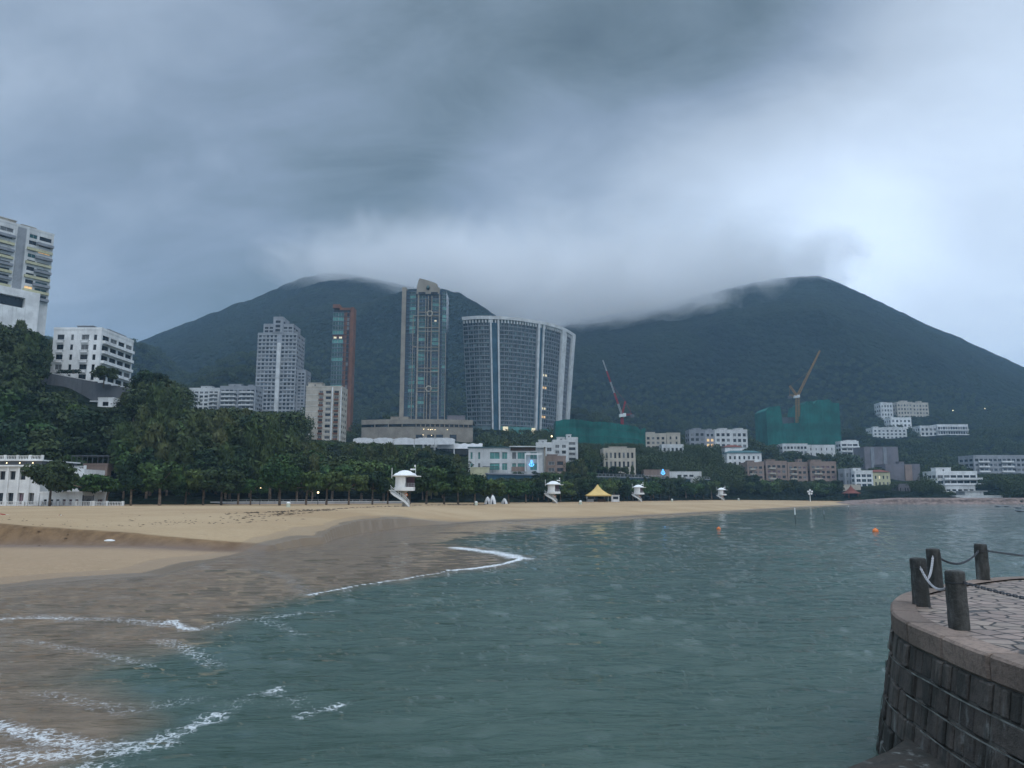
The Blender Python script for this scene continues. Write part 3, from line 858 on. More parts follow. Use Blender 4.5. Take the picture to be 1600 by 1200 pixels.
# sea wall fence in front of it
t = thing('garden_balustrade', 'low white balustrade wall along the sand in front of the colonial building', 'fence', (W(75, 787, 144).x, 144.5, 2.0))
balustrade(t, -22, 8.5, 0, 0, .95, 'white', 3.3)
t = thing('garden_balustrade', 'short white balustrade wall on the sand right of the black gate', 'fence', (W(168, 787, 146).x, 146, 2.0))
balustrade(t, -3.2, 3.0, 0, 0, .9, 'white', 3.0)
t = thing('garden_gate', 'tall black gate between the white pavilion and the short balustrade', 'gate', (W(137, 787, 146.5).x, 146.5, 2.0))
mb = MB(); mb.box(-1.1, -.98, -.06, .06, 0, 2.2); mb.box(.98, 1.1, -.06, .06, 0, 2.2); mb.build('gate_frame', MT['dmetal'], t)
mb = MB(); [mb.box(-.95 + i * .16, -.87 + i * .16, -.03, .03, .05, 2.05) for i in range(12)]; mb.box(-.96, .97, -.05, -.03, 1.0, 1.1); mb.build('gate_leaf', MT['dmetal'], t)

# ---- 4 low apartment slabs left of the grey tower
simple('apartment_slab', 'pale grey low apartment slab at the far left of the pair by the stepped grey tower', 'apartment block', 294, 342, 606, 640, 480, 6, 6, 'offwhite', d=14, scol=4, huts=((.35, .7, 2.0),), balc=(((.05, .3), (.7, .95)), 1.0, 'offwhite'), wr=.7, sink=3)
simple('apartment_slab', 'grey apartment slab with dark balcony bays directly left of the stepped grey tower', 'apartment block', 343, 399, 603, 640, 470, 6, 8, 'grey', d=14, scol=4, huts=((.2, .55, 2.0), (.75, .9, 1.6)), balc=(((.05, .45), (.55, .95)), 1.1, 'offwhite'), wr=.75, sink=3)

# ---- 5 stepped grey tower
t, w, h = site('apartment_tower', 'pale grey stepped apartment tower with crowned top and lower annex', 'tower block', 400, 462, 519, 645, 520, d=20, sink=4)
fl = 21
block(t, w, 20, h - 1, fl, 10, 5, 'grey', wr=.66, hr=.58, marg=.4, gl=('glass', 'glass', 'glass', 'glass2', 'blue'), skip=(5,), parap=.6, topm=.6)
zz = h - .4
block(t, w * .76, 18, 6.0, 2, 6, 3, 'grey', y=1, z=zz, wr=.75, found=0, hr=.6, wname='upper_wall', rname='upper_roof')
block(t, w * .24, 16, 10.5, 3, 1, 2, 'grey', y=-.5, z=zz, wr=.6, found=0, hr=.6, wname='crown_wall', rname='crown_roof', parap=1.2)
mb = MB(); [mb.tube((x_, 3, zz + 9), (x_, 3, zz + 14.5 - abs(x_)), .12, .06, 5) for x_ in (-4, -2.2, 0, 1.6, 3.5)]; mb.box(-3.5, 3.0, 2, 8, zz + 11, zz + 12.2); mb.build('roof_masts', MT['metal'], t)
mb = MB(); mb.box(.2, 2.9, -.9, 0, 0, h - 8); mb.build('stair_bay', MT['offwhite'], t)
mb = MB()
for j in range(1, fl + 1): mb.box(-w / 2 - .15, .15, -.25, 0, (h - 1.6) / fl * j - .12, (h - 1.6) / fl * j + .1); mb.box(2.95, w / 2 + .15, -.25, 0, (h - 1.6) / fl * j - .12, (h - 1.6) / fl * j + .1)
mb.build('floor_ledges', MT['offwhite'], t)
block(t, 6.0, 14, h - 27.5, 14, 2, 3, 'grey', x=w / 2 + 3.0, y=4, wr=.7, wname='annex_wall', rname='annex_roof', gl=('glass', 'glass2', 'blue'))
OCC.append((462, 471, 575, 640, 520))

# ---- 6 rust slab tower with green glass front
t, w, h = site('residential_tower', 'slim rust orange tower with green glass left side', 'tower block', 517, 550, 481, 673, 540, d=9, sink=3)
Hh = h - .8
mb = MB(); mb.box(-w / 2 + .3, w / 2 - 2.4, .3, 8.5, -8, Hh - 2.4); mb.build('core', MT['rust2'], t)
mb = MB(); mb.box(w / 2 - 2.4, w / 2, -.5, 8.6, -8, Hh + 1.2); mb.box(w / 2 - 6.2, w / 2 - 4.9, -.1, .3, 0, Hh - 2.4); mb.build('side_wall', MT['rust'], t)
mb = MB(); mb.box(-w / 2 - .2, -w / 2 + 5, -.5, 10, Hh + .6, Hh + 3.4); mb.box(-w / 2 + 5, w / 2 - 3, -.4, 10, Hh - .9, Hh + .8); mb.box(-w / 2 + .4, w / 2 - 3.1, .0, 9, Hh - 2.4, Hh - .9, 1); mb.build('roof_frame', [MT['rust'], MT['glass']], t)
nf = 27; fh = (Hh - 2.6) / nf
for j in range(nf):
    z0 = j * fh
    g = 'teal2' if j in (20, 22, 25, 16, 10, 8, 5) else ('litw' if j == 21 else ('teal' if j > 4 or j < 2 else 'glass'))
    for k in range(2):
        o = link('window', win_mesh(4.0 if g != 'litw' else 2.2, fh * (.82 if g != 'litw' else .45), g), t, (-w / 2 + 2.2 + k * 4.1, .18, z0 + .3), (0, 0, 0))
    o = link('window', win_mesh(1.9, fh * .6, rng.choice(('glass', 'glass2', 'glass'))), t, (-w / 2 + 11.4, .18, z0 + .5), (0, 0, 0))
mb = MB()
for j in range(nf + 1): mb.box(-w / 2, w / 2 - 3, -.1, .3, j * fh - .12, j * fh + .22)
mb.build('floor_bands', MT['blueg'], t)

# ---- 7 cream slab in front
t, w, h = simple('apartment_block', 'cream apartment block with red brown balcony strips in front of the rust tower', 'apartment block', 477, 533, 603, 688, 400, 10, 5, 'cream', d=14, scol=3, huts=((0.02, .42, 2.6),), wr=.55, hr=.5, sink=3, us=[(7.2, 9.3), (10.8, 13.6), (15.4, 17.9)], gl=('glass', 'glass2', 'glass'))
fh = (h - 1) / 10
for j in range(10):
    for u, mm in ((8.25, 'rust'), (16.65, 'rust')): balcony(t, -w / 2 + u, 0, fh * j + .1, 2.5, .5, .85, mm)
mb = MB(); [mb.box(-w / 2 - .1, w / 2 + .1, -.12, 0, fh * j - .08, fh * j + .05) for j in range(1, 11)]; mb.box(-w / 2 + 14.2, -w / 2 + 14.7, -.5, 0, 0, h); mb.box(w / 2 - .5, w / 2, -.5, 0, 0, h); mb.build('floor_ledges', MT['white'], t)

# ---- 8 tall beige and green glass tower on its podium
t, w, h = site('residential_tower', 'tallest beige tower with green glass bays and an arched crest', 'tower block', 626, 697, 452, 652, 520, d=24, sink=2)
H8 = h
mb = MB(); mb.box(-w / 2 + 3, w / 2 - .6, 1.2, 23, -2, h - .5); mb.box(-w / 2, -w / 2 + 3.0, 0, 23, -1, h + 1.5, 1); mb.build('core', [MT['blue'], MT['beige']], t)
nf = 32; fh = (h - 4) / nf
for j in range(nf):                       # window bands floor by floor, one colour each
    z0 = 3 + j * fh
    g = rng.choice(('teal', 'teal2', 'blue', 'teal', 'teal2', 'teal')) if j not in (2, 21, 22, 27) else 'teal2'
    link('window', win_mesh(6.4, fh * .8, g), t, (-w / 2 + 7.0, .95, z0), (0, 0, R(-12)))
    for xx in (-w / 2 + 14.8, -w / 2 + 24.5):
        g = rng.choice(('blue', 'teal', 'teal', 'blue', 'teal2')) if j != 24 or xx < 5 else 'litw'
        put_window(t, xx, .9, z0, 4.6 if g != 'litw' else 1.6, fh * (.78 if g != 'litw' else .4), 0, g)
    put_window(t, w / 2 - 1.7, 1.0, z0, 2.8, fh * .8, R(10), 'teal2' if j in (25, 24, 27, 12) else 'teal')
mb = MB()
for j in range(nf + 1):
    z0 = 3 + j * fh - fh * .16; mb.box(-w / 2 + 3.4, w / 2 - .4, .7, 1.25, z0, z0 + fh * .12)
mb.build('floor_bands', MT['blueg'], t)
mb = MB()
for xx, ww, ht in ((12.0, 1.0, 1.0), (17.4, .4, .93), (19.2, .5, .95), (21.7, .5, .95), (27.3, .8, .96), (w - .5, .4, .66)):
    mb.box(-w / 2 + xx - ww / 2, -w / 2 + xx + ww / 2, -.3, 1.3, 0, h * ht)
for zz in (.21, .36, .52, .67, .79): 
    mb.box(-w / 2 + 12.3, -w / 2 + 27.3, -.1, 1.2, h * zz, h * zz + .55); mb.box(-w / 2 + 12.3, -w / 2 + 27.3, -.1, 1.2, h * zz + 2.7, h * zz + 3.2)
mb.box(-w / 2 + 8.3, -w / 2 + 11, -.15, 1.2, h * .79, h * .79 + .7); mb.box(-w / 2 + 8.3, -w / 2 + 11, -.15, 1.2, h * .55, h * .55 + .7); mb.box(-w / 2 + 8.2, -w / 2 + 8.7, -.15, 1.2, 0, h * .795)
mb.build('stone_frames', MT['beige'], t)
mb = MB(); mb.box(-w / 2 + 19.4, -w / 2 + 21.5, .2, 1.3, 0, h * .93); mb.build('recessed_slot', MT['glass'], t)
for zz in (.79, .215):
    mb = MB()
    for k in range(20):
        a0 = 2 * math.pi * k / 20; a1 = 2 * math.pi * (k + 1) / 20
        mb.tube((1.9 * math.cos(a0), 0, 1.9 * math.sin(a0)), (1.9 * math.cos(a1), 0, 1.9 * math.sin(a1)), .38, .38, 5)
    o = mb.build('ring_ornament', MT['cream'], t); o.location = (-w / 2 + 20.45, -.5, h * zz + 1.8)
# crest
mb = MB()
cx0 = -w / 2 + 10.5
prof = [(0, 0), (16.8, 0), (16.8, 4.5), (15.2, 5.2), (15.0, 7.4), (12.5, 8.6), (5, 11.0), (2.0, 11.6), (1.2, 9.6), (.4, 6.0)]
n0 = len(prof); i0 = len(mb.v)
mb.v += [(cx0 + a, -.4, h - 3.5 + c) for a, c in prof] + [(cx0 + a, 9.0, h - 3.5 + c) for a, c in prof]
mb.f.append(tuple(range(i0, i0 + n0))); mb.mi.append(0); mb.f.append(tuple(range(i0 + 2 * n0 - 1, i0 + n0 - 1, -1))); mb.mi.append(0)
for k in range(n0): mb.f.append((i0 + (k + 1) % n0, i0 + k, i0 + n0 + k, i0 + n0 + (k + 1) % n0)); mb.mi.append(0)
mb.build('crest', MT['beige'], t)
mb = MB(); mb.box(cx0 + 1.5, cx0 + 6.5, -.55, -.4, h - 4, h - 2.2); mb.box(cx0 + 10.5, cx0 + 15.5, -.55, -.4, h - 4, h - 2.2)
mb.build('crest_windows', MT['glass'], t)
mb = MB(); mb.lathe([(.1, 0), (1.1, .3), (1.25, 1.6), (.8, 3.0), (.1, 3.6)], 12); o = mb.build('crest_emblem', MT['teal'], t, True); o.location = (cx0 + 8.4, -.5, h - .6)
OCC.append((626, 697, 428, 655, 520))

def strip_wall(mb, pts, z0, z1, thick=.5, m=0):
    """upright wall along a plan polyline (outer face first)"""
    for (xa, ya), (xb, yb) in zip(pts[:-1], pts[1:]):
        d = Vector((xb - xa, yb - ya)).normalized(); n = Vector((d.y, -d.x)) * -thick
        mb.quad([(xa, ya, z0), (xb, yb, z0), (xb, yb, z1), (xa, ya, z1)], m)
        mb.quad([(xa, ya, z1), (xb, yb, z1), (xb + n.x, yb + n.y, z1), (xa + n.x, ya + n.y, z1)], m)
        mb.quad([(xb + n.x, yb + n.y, z0), (xa + n.x, ya + n.y, z0), (xa + n.x, ya + n.y, z1), (xb + n.x, yb + n.y, z1)], m)
t, w, h = site('podium_building', 'long beige curved podium with a shadowed gallery under the tallest tower', 'building', 562, 738, 655, 692, 490, d=40, sink=3)
arc = [(-w / 2 + w * k / 24, 9.0 * (1 - math.sin(math.pi * min(1, .12 + k / 24 * .8)))) for k in range(25)]
mb = MB(); strip_wall(mb, arc, -6, h - 5.0); strip_wall(mb, [(a, c - .7) for a, c in arc], h - 3.2, h, .9); strip_wall(mb, [(a, c + 1.2) for a, c in arc], h - 5, h - 3.2, .5, 1)
mb.prism([(a, c) for a, c in arc] + [(w / 2, 40), (-w / 2, 40)], h - .5, h - .2)
mb.build('curved_wall', [MT['beige'], MT['glass']], t)
mb = MB()
for k in range(3, 24, 1):
    if k > 11 or k % 3 == 0: a, c = arc[k]; mb.box(a - .25, a + .25, c - .6, c + .9, h - 5.0, h - 3.2)
mb.build('gallery_pillars', MT['beige'], t)
for k, (uu, vv) in enumerate(((.57, .62), (.61, .61), (.63, .6), (.645, .61), (.67, .6), (.565, .42), (.64, .4), (.78, .6))):
    mb = MB(); mb.lathe([(.05, -.22), (.32, 0), (.05, .22)], 8); o = mb.build('lamp', MT['lamp'], t); o.location = (-w / 2 + w * uu, -.95, (h) * vv + .4)
for q in (.5, .6, .68, .8): mb = MB(); mb.box(-w / 2 + w * q, -w / 2 + w * q + 4.5, -.25, .4, h * .22, h * .45); mb.build('gallery_opening', MT['glass'], t)
hut(t, -w / 2 + 18, -w / 2 + 30, 14, 22, h, 3.0, 'beige', 'pump_house'); hut(t, w / 2 - 18, w / 2 - 6, 14, 20, h - .2, 4, 'mauve', 'pump_house')

# ---- 9 curved flared hotel tower
ZT = CZ + (775 - 495.5) * 560 / F
def plan(px, py):
    Yq = (ZT - CZ) * F / (775 - py); q = W(px, py, Yq); return (q.x, q.y)
key_ = [plan(723, 496), plan(745, 494.3), plan(765, 494.2), plan(795, 495.5), plan(825, 499.5), plan(850, 504), plan(868, 509), plan(884, 516), plan(896, 524), (146 * .35, 700)]
def catm(P, n):
    out = []
    Q = [P[0]] + P + [P[-1]]
    for i in range(1, len(Q) - 2):
        for k in range(n):
            u = k / n; a, b_, c, d = (np.array(Q[i + j]) for j in (-1, 0, 1, 2))
            out.append(.5 * ((2 * b_) + (-a + c) * u + (2 * a - 5 * b_ + 4 * c - d) * u * u + (-a + 3 * b_ - 3 * c + d) * u ** 3))
    out.append(np.array(P[-1])); return out
pl = catm(key_[:9], 24)
cum = np.concatenate([[0], np.cumsum([np.hypot(*(q - p)) for p, q in zip(pl[:-1], pl[1:])])])
ZB9 = CZ + (775 - 672) * 560 / F
t = thing('hotel_tower', 'broad curved glass tower flaring out at the top with white vertical fins', 'tower block', (float(pl[0][0]) + 40, 590, ZB9))
O9 = Vector(t.location); H9 = ZT - ZB9
def S9(s, v, off=0.0):
    """s: metres along the top plan, v: 0 base .. 1 top, off: outwards"""
    x = np.interp(s, cum, [p[0] for p in pl]); y = np.interp(s, cum, [p[1] for p in pl])
    x2 = np.interp(min(s + .8, cum[-1]), cum, [p[0] for p in pl]); y2 = np.interp(min(s + .8, cum[-1]), cum, [p[1] for p in pl])
    x1 = np.interp(max(s - .8, 0), cum, [p[0] for p in pl]); y1 = np.interp(max(s - .8, 0), cum, [p[1] for p in pl])
    d = Vector((x2 - x1, y2 - y1)).normalized(); n = Vector((d.y, -d.x))
    cx, cy_ = O9.x - 3, 640.0                      # the floors shrink towards an inner axis
    k = 1 - .095 * (1 - v) ** 1.0 - .05 * (1 - v ** 1.6) * .6
    px_ = cx + (x - cx) * k; py_ = cy_ + (y - cy_) * (1 - (1 - k) * .5)
    return Vector((px_ + n.x * off - O9.x, py_ + n.y * off - O9.y, v * H9))
LT = cum[-1]
bays = [(0.0, .17, 5), (.235, .50, 9), (.56, .745, 7), (.84, .93, 4)]
NF = 24
mb = MB(); ns = 60; nv = 24
for i in range(ns):
    for j in range(nv):
        mb.quad([S9(LT * i / ns, j / nv), S9(LT * (i + 1) / ns, j / nv), S9(LT * (i + 1) / ns, (j + 1) / nv), S9(LT * i / ns, (j + 1) / nv)])
e0, e1 = S9(0, 1), S9(LT, 1)
for j in range(nv):
    a, c = S9(0, j / nv), S9(0, (j + 1) / nv); mb.quad([(a.x + 3, a.y + 45, a.z), a, c, (c.x + 3, c.y + 45, c.z)])
    a, c = S9(LT, j / nv), S9(LT, (j + 1) / nv); mb.quad([a, (a.x - 12, a.y + 25, a.z), (c.x - 12, c.y + 25, c.z), c])
mb.quad([S9(LT * i / 20, .985) for i in range(21)] + [(e1.x - 12, e1.y + 25, e1.z - 2), (e0.x + 3, e0.y + 45, e0.z - 2)])
mb.build('glass_wall', mat('grey_green_glazing', (.12, .175, .185), rough=.35, var=.5, scale=.12), t)
def q9(mb, s0, s1, v0, v1, off, thick=.25, m=0):
    P = [S9(s0, v0, off), S9(s1, v0, off), S9(s1, v1, off), S9(s0, v1, off)]; Q = [S9(s0, v0, 0), S9(s1, v0, 0), S9(s1, v1, 0), S9(s0, v1, 0)]
    i = len(mb.v); mb.v += [tuple(p) for p in P + Q]
    for f in ((0, 1, 2, 3), (0, 4, 5, 1), (1, 5, 6, 2), (2, 6, 7, 3), (3, 7, 4, 0)): mb.f.append(tuple(i + k for k in f)); mb.mi.append(m)
cnt = 0; rest = MB(); bandm = MB(); mull = MB()
litset = {(2, 12), (2, 9), (2, 4), (2, 2)}
for bi, (a, c, n) in enumerate(bays):
    a *= LT; c *= LT; cw = (c - a) / n
    for j in range(NF):
        v0 = .045 + (j + .0) / NF * .93; dvv = .93 / NF
        for sl in range(n * 2): q9(bandm, a + cw * sl / 2, a + cw * (sl + 1) / 2, v0 - dvv * .08, v0 + dvv * .10, .55)
        for i in range(n):
            for hf in range(2):
                s0 = a + cw * i + cw * (.10 + .45 * hf); s1 = s0 + cw * .32
                islit = (bi, j) in litset and i < 2
                if (j * 7 + i * 3 + hf * 5 + bi) % 6 == 0 and not islit: continue
                if islit or (cnt < 80 and bi == 1 and j > 14 and hf == 0):
                    w1_ = MB(); q9(w1_, s0, s1, v0 + dvv * .2, v0 + dvv * .72, .12)
                    w1_.build('window', MT['lit' if islit and j in (2, 9) else 'litw' if islit else 'wing'], t); cnt += 1
                else: q9(rest, s0, s1, v0 + dvv * .2, v0 + dvv * .72, .12)
    for i in range(n + 1):
        mull = MB()
        for j in range(NF): q9(mull, a + cw * i - .16, a + cw * i + .16, .03 + j / NF * .95, .03 + (j + 1) / NF * .95, .6)
        mull.build('mullion', MT['slate'], t)
tag(rest.build('window', MT['wing'], t), kind='stuff')
bandm.build('floor_bands', MT['slate'], t)
for s0, s1, off in ((.175, .185, 1.6), (.222, .232, 1.6), (.505, .52, 2.0), (.548, .558, 2.0), (.75, .80, 2.2), (.80, .835, 1.2), (.935, 1.0, 2.0)):
    mb = MB()
    for j in range(30): q9(mb, LT * s0, LT * s1, -.08 + j / 30 * 1.09, -.08 + (j + 1) / 30 * 1.09, off)
    mb.build('fin', MT['offwhite'], t)
for s0, s1 in ((.186, .221), (.521, .547)):
    mb = MB()
    for j in range(24): q9(mb, LT * s0, LT * s1, -.02 + j / 24, -.02 + (j + 1) / 24, .5)
    mb.build('glazed_shaft', MT['blueg'], t)
mb = MB()
for i in range(50): q9(mb, LT * i / 50, LT * (i + 1) / 50, .992, 1.022, 1.8); 
for i in range(50): q9(mb, LT * (i + .3) / 50, LT * (i + .7) / 50, .962, .992, 1.3, m=0)
mb.build('roof_canopy', MT['offwhite'], t)
mb = MB()
for i in range(24): q9(mb, LT * (.235 + .265 * i / 24), LT * (.235 + .265 * (i + 1) / 24), -.035, .03, 1.2)
for i in range(16): q9(mb, LT * (.56 + .185 * i / 16), LT * (.56 + .185 * (i + 1) / 16), -.035, .03, .8)
mb.build('entrance_glazing', MT['teal2'], t)
for a in (.25, .475):
    mb = MB(); q9(mb, LT * a, LT * (a + .035), -.025, .028, 1.5); mb.build('lit_window', MT['litw'], t)
OCC.append((722, 897, 492, 668, 560)); OCC.append((760, 838, 660, 671, 550))
CTRL += [(pl[0][0] + 5, 566, ZB9 - 1), (pl[60][0], 556, ZB9 - 1), (pl[-30][0], 590, ZB9 - 2), (pl[-1][0], 640, ZB9), (O9.x, 545, ZB9 - 5)]

# ---- green netted building sites
def netted(name, label, prof, pb, Y, d, sink=2.0, folds=1.6, seed=1):
    x0 = W(prof[0][0], 660, Y).x; x1 = W(prof[-1][0], 660, Y).x; base = W(prof[0][0], pb, Y).z - sink
    t = thing(name, label, 'construction site', ((x0 + x1) / 2, Y, base))
    r = random.Random(seed); mb = MB()
    xs = np.array([W(p[0], p[1], Y).x for p in prof]); zs = np.array([W(p[0], p[1], Y).z for p in prof]) - base
    n = int((x1 - x0) / folds); m = 10
    pts = []
    for i in range(n + 1):
        x = x0 + (x1 - x0) * i / n
        k = np.searchsorted(xs, x, side='right') - 1; k = min(max(k, 0), len(xs) - 2)
        zt = zs[k] + (zs[k + 1] - zs[k]) * (x - xs[k]) / max(xs[k + 1] - xs[k], 1e-3) + r.uniform(-.15, .15)
        bulge = 2.2 * math.sin(math.pi * i / n) * 0; yj = r.uniform(-.12, .12) + (.18 if i % 4 == 0 else 0)
        pts.append([(x - t.location.x, yj - bulge + r.uniform(-.12, .12) + (-.12 if j % 3 == 0 else .05), -8 + (zt + 8) * j / m) for j in range(m + 1)])
    for i in range(n):
        for j in range(m): mb.quad([pts[i][j], pts[i + 1][j], pts[i + 1][j + 1], pts[i][j + 1]])
        a, c = pts[i][m], pts[i + 1][m]; mb.quad([a, c, (c[0], d, c[2] - .2), (a[0], d, a[2] - .2)])
    for e, fl_ in ((0, 1), (n, 0)):
        q = pts[e]; k = [(q[0][0], q[0][1], q[0][2]), (q[0][0], d, q[0][2]), (q[m][0], d, q[m][2]), (q[m][0], q[m][1], q[m][2])]
        mb.quad(k[::-1] if fl_ else k)
    mb.build('scaffold_net', MT['net'], t)
    sb = MB()
    for i in range(0, n, 3):
        p = pts[i][m]; po = MB(); po.tube((p[0], p[1] - .3, p[2] - 3), (p[0], p[1] - .3, p[2] + 1.2), .07, .07, 4); po.build('scaffold_pole', MT['dmetal'], t)
    for i in range(0, n, 1):
        for lev in (2, 4, 6, 8): p, q = pts[i][lev], pts[i + 1][lev]; sb.tube((p[0], -1.0, p[2]), (q[0], -1.0, q[2]), .06, .06, 4, caps=False)
    sb.build('scaffold_ledgers', MT['dmetal'], t)
    CTRL.extend([(x0, Y + 5, base + 1), ((x0 + x1) / 2, Y + 5, base + 1), (x1, Y + 5, base + 1), ((x0 + x1) / 2, Y - 6, base)])
    OCC.append((prof[0][0], prof[-1][0], min(p[1] for p in prof), pb, Y))
    return t
netted('netted_building', 'low building wrapped in green scaffold netting right of the curved tower', [(868, 658), (885, 655), (905, 655.5), (925, 659), (945, 659), (965, 662), (985, 665), (999, 668), (1000, 672), (1008, 668.5)], 692, 470, 22, seed=2)
tn = netted('netted_building', 'tall building wrapped in green scaffold netting with a notch around the yellow crane mast', [(1198, 640), (1202, 636), (1221, 634), (1222, 662), (1250, 660.5), (1251, 632), (1258, 631), (1259, 627), (1270, 627), (1272, 632), (1277, 625), (1298, 624), (1299, 629), (1311, 630), (1313, 640)], 696, 620, 30, seed=3, folds=1.5)
mb = MB(); mb.box(-18, 0, 12, 20, 6, 27); mb.box(4, 26, 10, 24, 6, 35); mb.build('concrete_frame', MT['dgrey'], tn)

def lattice(mb, a, c, wd, n, r=.12, m=0):
    a = Vector(a); c = Vector(c); d = (c - a).normalized(); q = d.to_track_quat('Z', 'Y')
    cor = [q @ Vector((sx * wd / 2, sy * wd / 2, 0)) for sx, sy in ((-1, -1), (1, -1), (1, 1), (-1, 1))]
    for k in cor: mb.tube(a + k, c + k, r, r, 4, m)
    for i in range(n):
        p, s = a + (c - a) * i / n, a + (c - a) * (i + 1) / n
        for k in range(4):
            mb.tube(p + cor[k], s + cor[(k + 1) % 4], r * .6, r * .6, 4, m, False); mb.tube(s + cor[k], s + cor[(k + 1) % 4], r * .6, r * .6, 4, m, False)
def crane(name, label, mx, mb_, mt, tipx, tipy, Y, mats, backx, backy, wd=1.5, zb=None):
    base = W(mx, mb_, Y); top = W(mx, mt, Y); tip = W(tipx, tipy, Y) ; bk = W(backx, backy, Y)
    t = thing(name, label, 'crane', base)
    L_ = lambda p: Vector(p) - base
    q = MB(); lattice(q, (0, 0, -4), L_(top), wd, 14, .17); q.build('mast', mats[0], t)
    q = MB(); n = 5; prev = L_(top) + Vector((0, 0, 1.5)); e = L_(tip)
    for i in range(n):
        s0 = prev + (e - prev) * i / n; s1 = prev + (e - prev) * (i + 1) / n
        lattice(q, s0, s1, wd * .62 * (1 - .1 * i), 7, .12, 1 if (i % 2 == 0 and len(mats) > 3) else 0)
    q.build('jib', [mats[1], mats[3] if len(mats) > 3 else mats[1]], t)
    q = MB(); lattice(q, prev, L_(bk), wd * .5, 5, .12); q.tube(L_(bk), prev + (e - prev) * .55, .05, .05, 4)
    cb = prev + Vector((-math.copysign(6.5, e.x), 0, .4)); q.tube(L_(bk), cb, .08, .08, 4); lattice(q, prev, cb, wd * .6, 4, .1); q.build('back_frame', mats[1], t)
    q = MB(); q.box(cb.x - 1.4, cb.x + 1.4, -1.2, 1.2, cb.z - 2.2, cb.z); q.build('counterweight', MT['dgrey'], t)
    q = MB(); q.box(-1.7, 1.7, -1.6, 1.6, prev.z - 1.4, prev.z + .5); q.box(.6, 2.4, -2.8, -1.5, prev.z - 1.2, prev.z + 1.0); q.build('cab', mats[2], t)
    q = MB(); q.tube(e, e - Vector((0, 0, 9)), .05, .05, 4); q.box(e.x - .3, e.x + .3, -.3, .3, e.z - 10, e.z - 9); q.build('hook_line', MT['dmetal'], t)
    return t
crane('tower_crane', 'dark red and white luffing crane rising behind the low green netted building', 972, 664, 652, 942, 563, 490, (MT['red'], MT['red'], MT['paint'], MT['metal']), 977, 627, 1.5)
crane('tower_crane', 'ochre yellow luffing crane with raised jib standing in the notch of the tall netted building', 1246, 664, 622, 1281, 548, 622, (MT['craney'], MT['craney'], MT['paint']), 1234, 603, 2.6)

# ---- shops, tents and houses of the middle ground
t = thing('marquee_row', 'long white ribbed marquee roof among the trees below the beige podium', 'marquee', (W(618, 690, 340).x, 340, W(600, 700, 340).z))
zb_ = W(600, 683, 340).z - t.location.z
for i in range(5):
    mb = MB(); xx = -19.5 + i * 9.4; n = 10
    for k in range(n):
        a0 = math.pi * k / n; a1 = math.pi * (k + 1) / n
        P = lambda a, yy: (xx + 4.6 - 4.6 * math.cos(a), yy, zb_ - 1.2 + .9 * math.sin(a) + .1 * (k % 2))
        mb.quad([P(a0, 0), P(a0, 9), P(a1, 9), P(a1, 0)]); mb.quad([(P(a0, 0)[0], 0, zb_ - 3.4), P(a0, 0), P(a1, 0), (P(a1, 0)[0], 0, zb_ - 3.4)])
    mb.box(xx + .05, xx + .2, 0, .2, -3, zb_ - 3.4); mb.box(xx + 9.0, xx + 9.15, 0, .2, -3, zb_ - 3.4)
    mb.build('roof_bay', MT['canvas'], t)
OCC.append((555, 660, 681, 691, 340)); CTRL.append((W(618, 690, 340).x, 342, t.location.z - 1))
t = thing('marquee', 'white draped marquee left of the white shop building', 'marquee', (W(722, 700, 345).x, 345, W(720, 712, 345).z))
zb_ = W(720, 693, 345).z - t.location.z; mb = MB(); n = 18
for k in range(n):
    x0_ = -11.5 + 21 * k / n; x1_ = -11.5 + 21 * (k + 1) / n; za = zb_ + .25 * math.sin(k * 1.9); zc_ = zb_ + .25 * math.sin((k + 1) * 1.9)
    mb.quad([(x0_, 0, zb_ - 2.4), (x1_, 0, zb_ - 2.4), (x1_, .8, zc_), (x0_, .8, za)]); mb.quad([(x0_, .8, za), (x1_, .8, zc_), (x1_, 8, zc_ - .2), (x0_, 8, za - .2)])
mb.build('canopy', MT['canvas'], t)
mb = MB(); [mb.box(x_, x_ + .5, .3, .8, -3, zb_ - 2.4) for x_ in (-11, -4, 3, 9)]; mb.box(-11.5, 9.5, 3, 8, zb_ - 5, zb_ - 2.4, 1); mb.build('posts', [MT['paint'], MT['glass']], t)
OCC.append((688, 755, 692, 712, 345)); CTRL.append((t.location.x, 348, t.location.z - 1))

t, w, h = site('shop_building', 'white two storey shop building with large green glass windows and a blue sign', 'building', 732, 852, 699, 735, 310, d=16, sink=.6)
h -= .5
block(t, w, 16, h, 2, 0, 2, 'offwhite', us=[(.8, 1.7), (4.0, 4.9), (8.9, 13.0), (14.0, 16.2), (18.2, 19.9), (20.5, 24.2), (25.8, 28.6)], hr=.62, hv=.16, parap=.4, found=4, gl=('teal2', 'teal2', 'glass2'), topm=.5, dep=.35)
mb = MB(); mb.box(-w / 2 - .4, w / 2 - 12, -.5, 16.3, h + .4, h + .75); mb.build('roof_slab', MT['tealroof'], t)
mb = MB(); i0 = 0
mb.quad([(w / 2 - 14.5, -1.5, h + 1.0), (w / 2 + .5, -1.5, h + 1.0), (w / 2 + .5, 9, h + 1.5), (w / 2 - 14.5, 9, h + 1.5)]); mb.box(w / 2 - 15, w / 2 + .5, -1.5, -1.2, h + .55, h + 1.0); mb.box(w / 2 - 14.5, w / 2 - 4, -.2, 0, h - .9, h + .5, 1); mb.build('entrance_roof', [MT['offwhite'], MT['brown']], t)
mb = MB(); mb.box(w / 2 - 8.6, w / 2 - 8.1, -1.5, -1.0, 0, h * .72); mb.box(w / 2 - 3.4, w / 2 - 2.9, -1.5, -1.0, 0, h * .72); mb.box(w / 2 - 8.6, w / 2 - 1.5, -1.5, -1.0, h * .72, h * .79); mb.build('portal_frame', MT['white'], t)
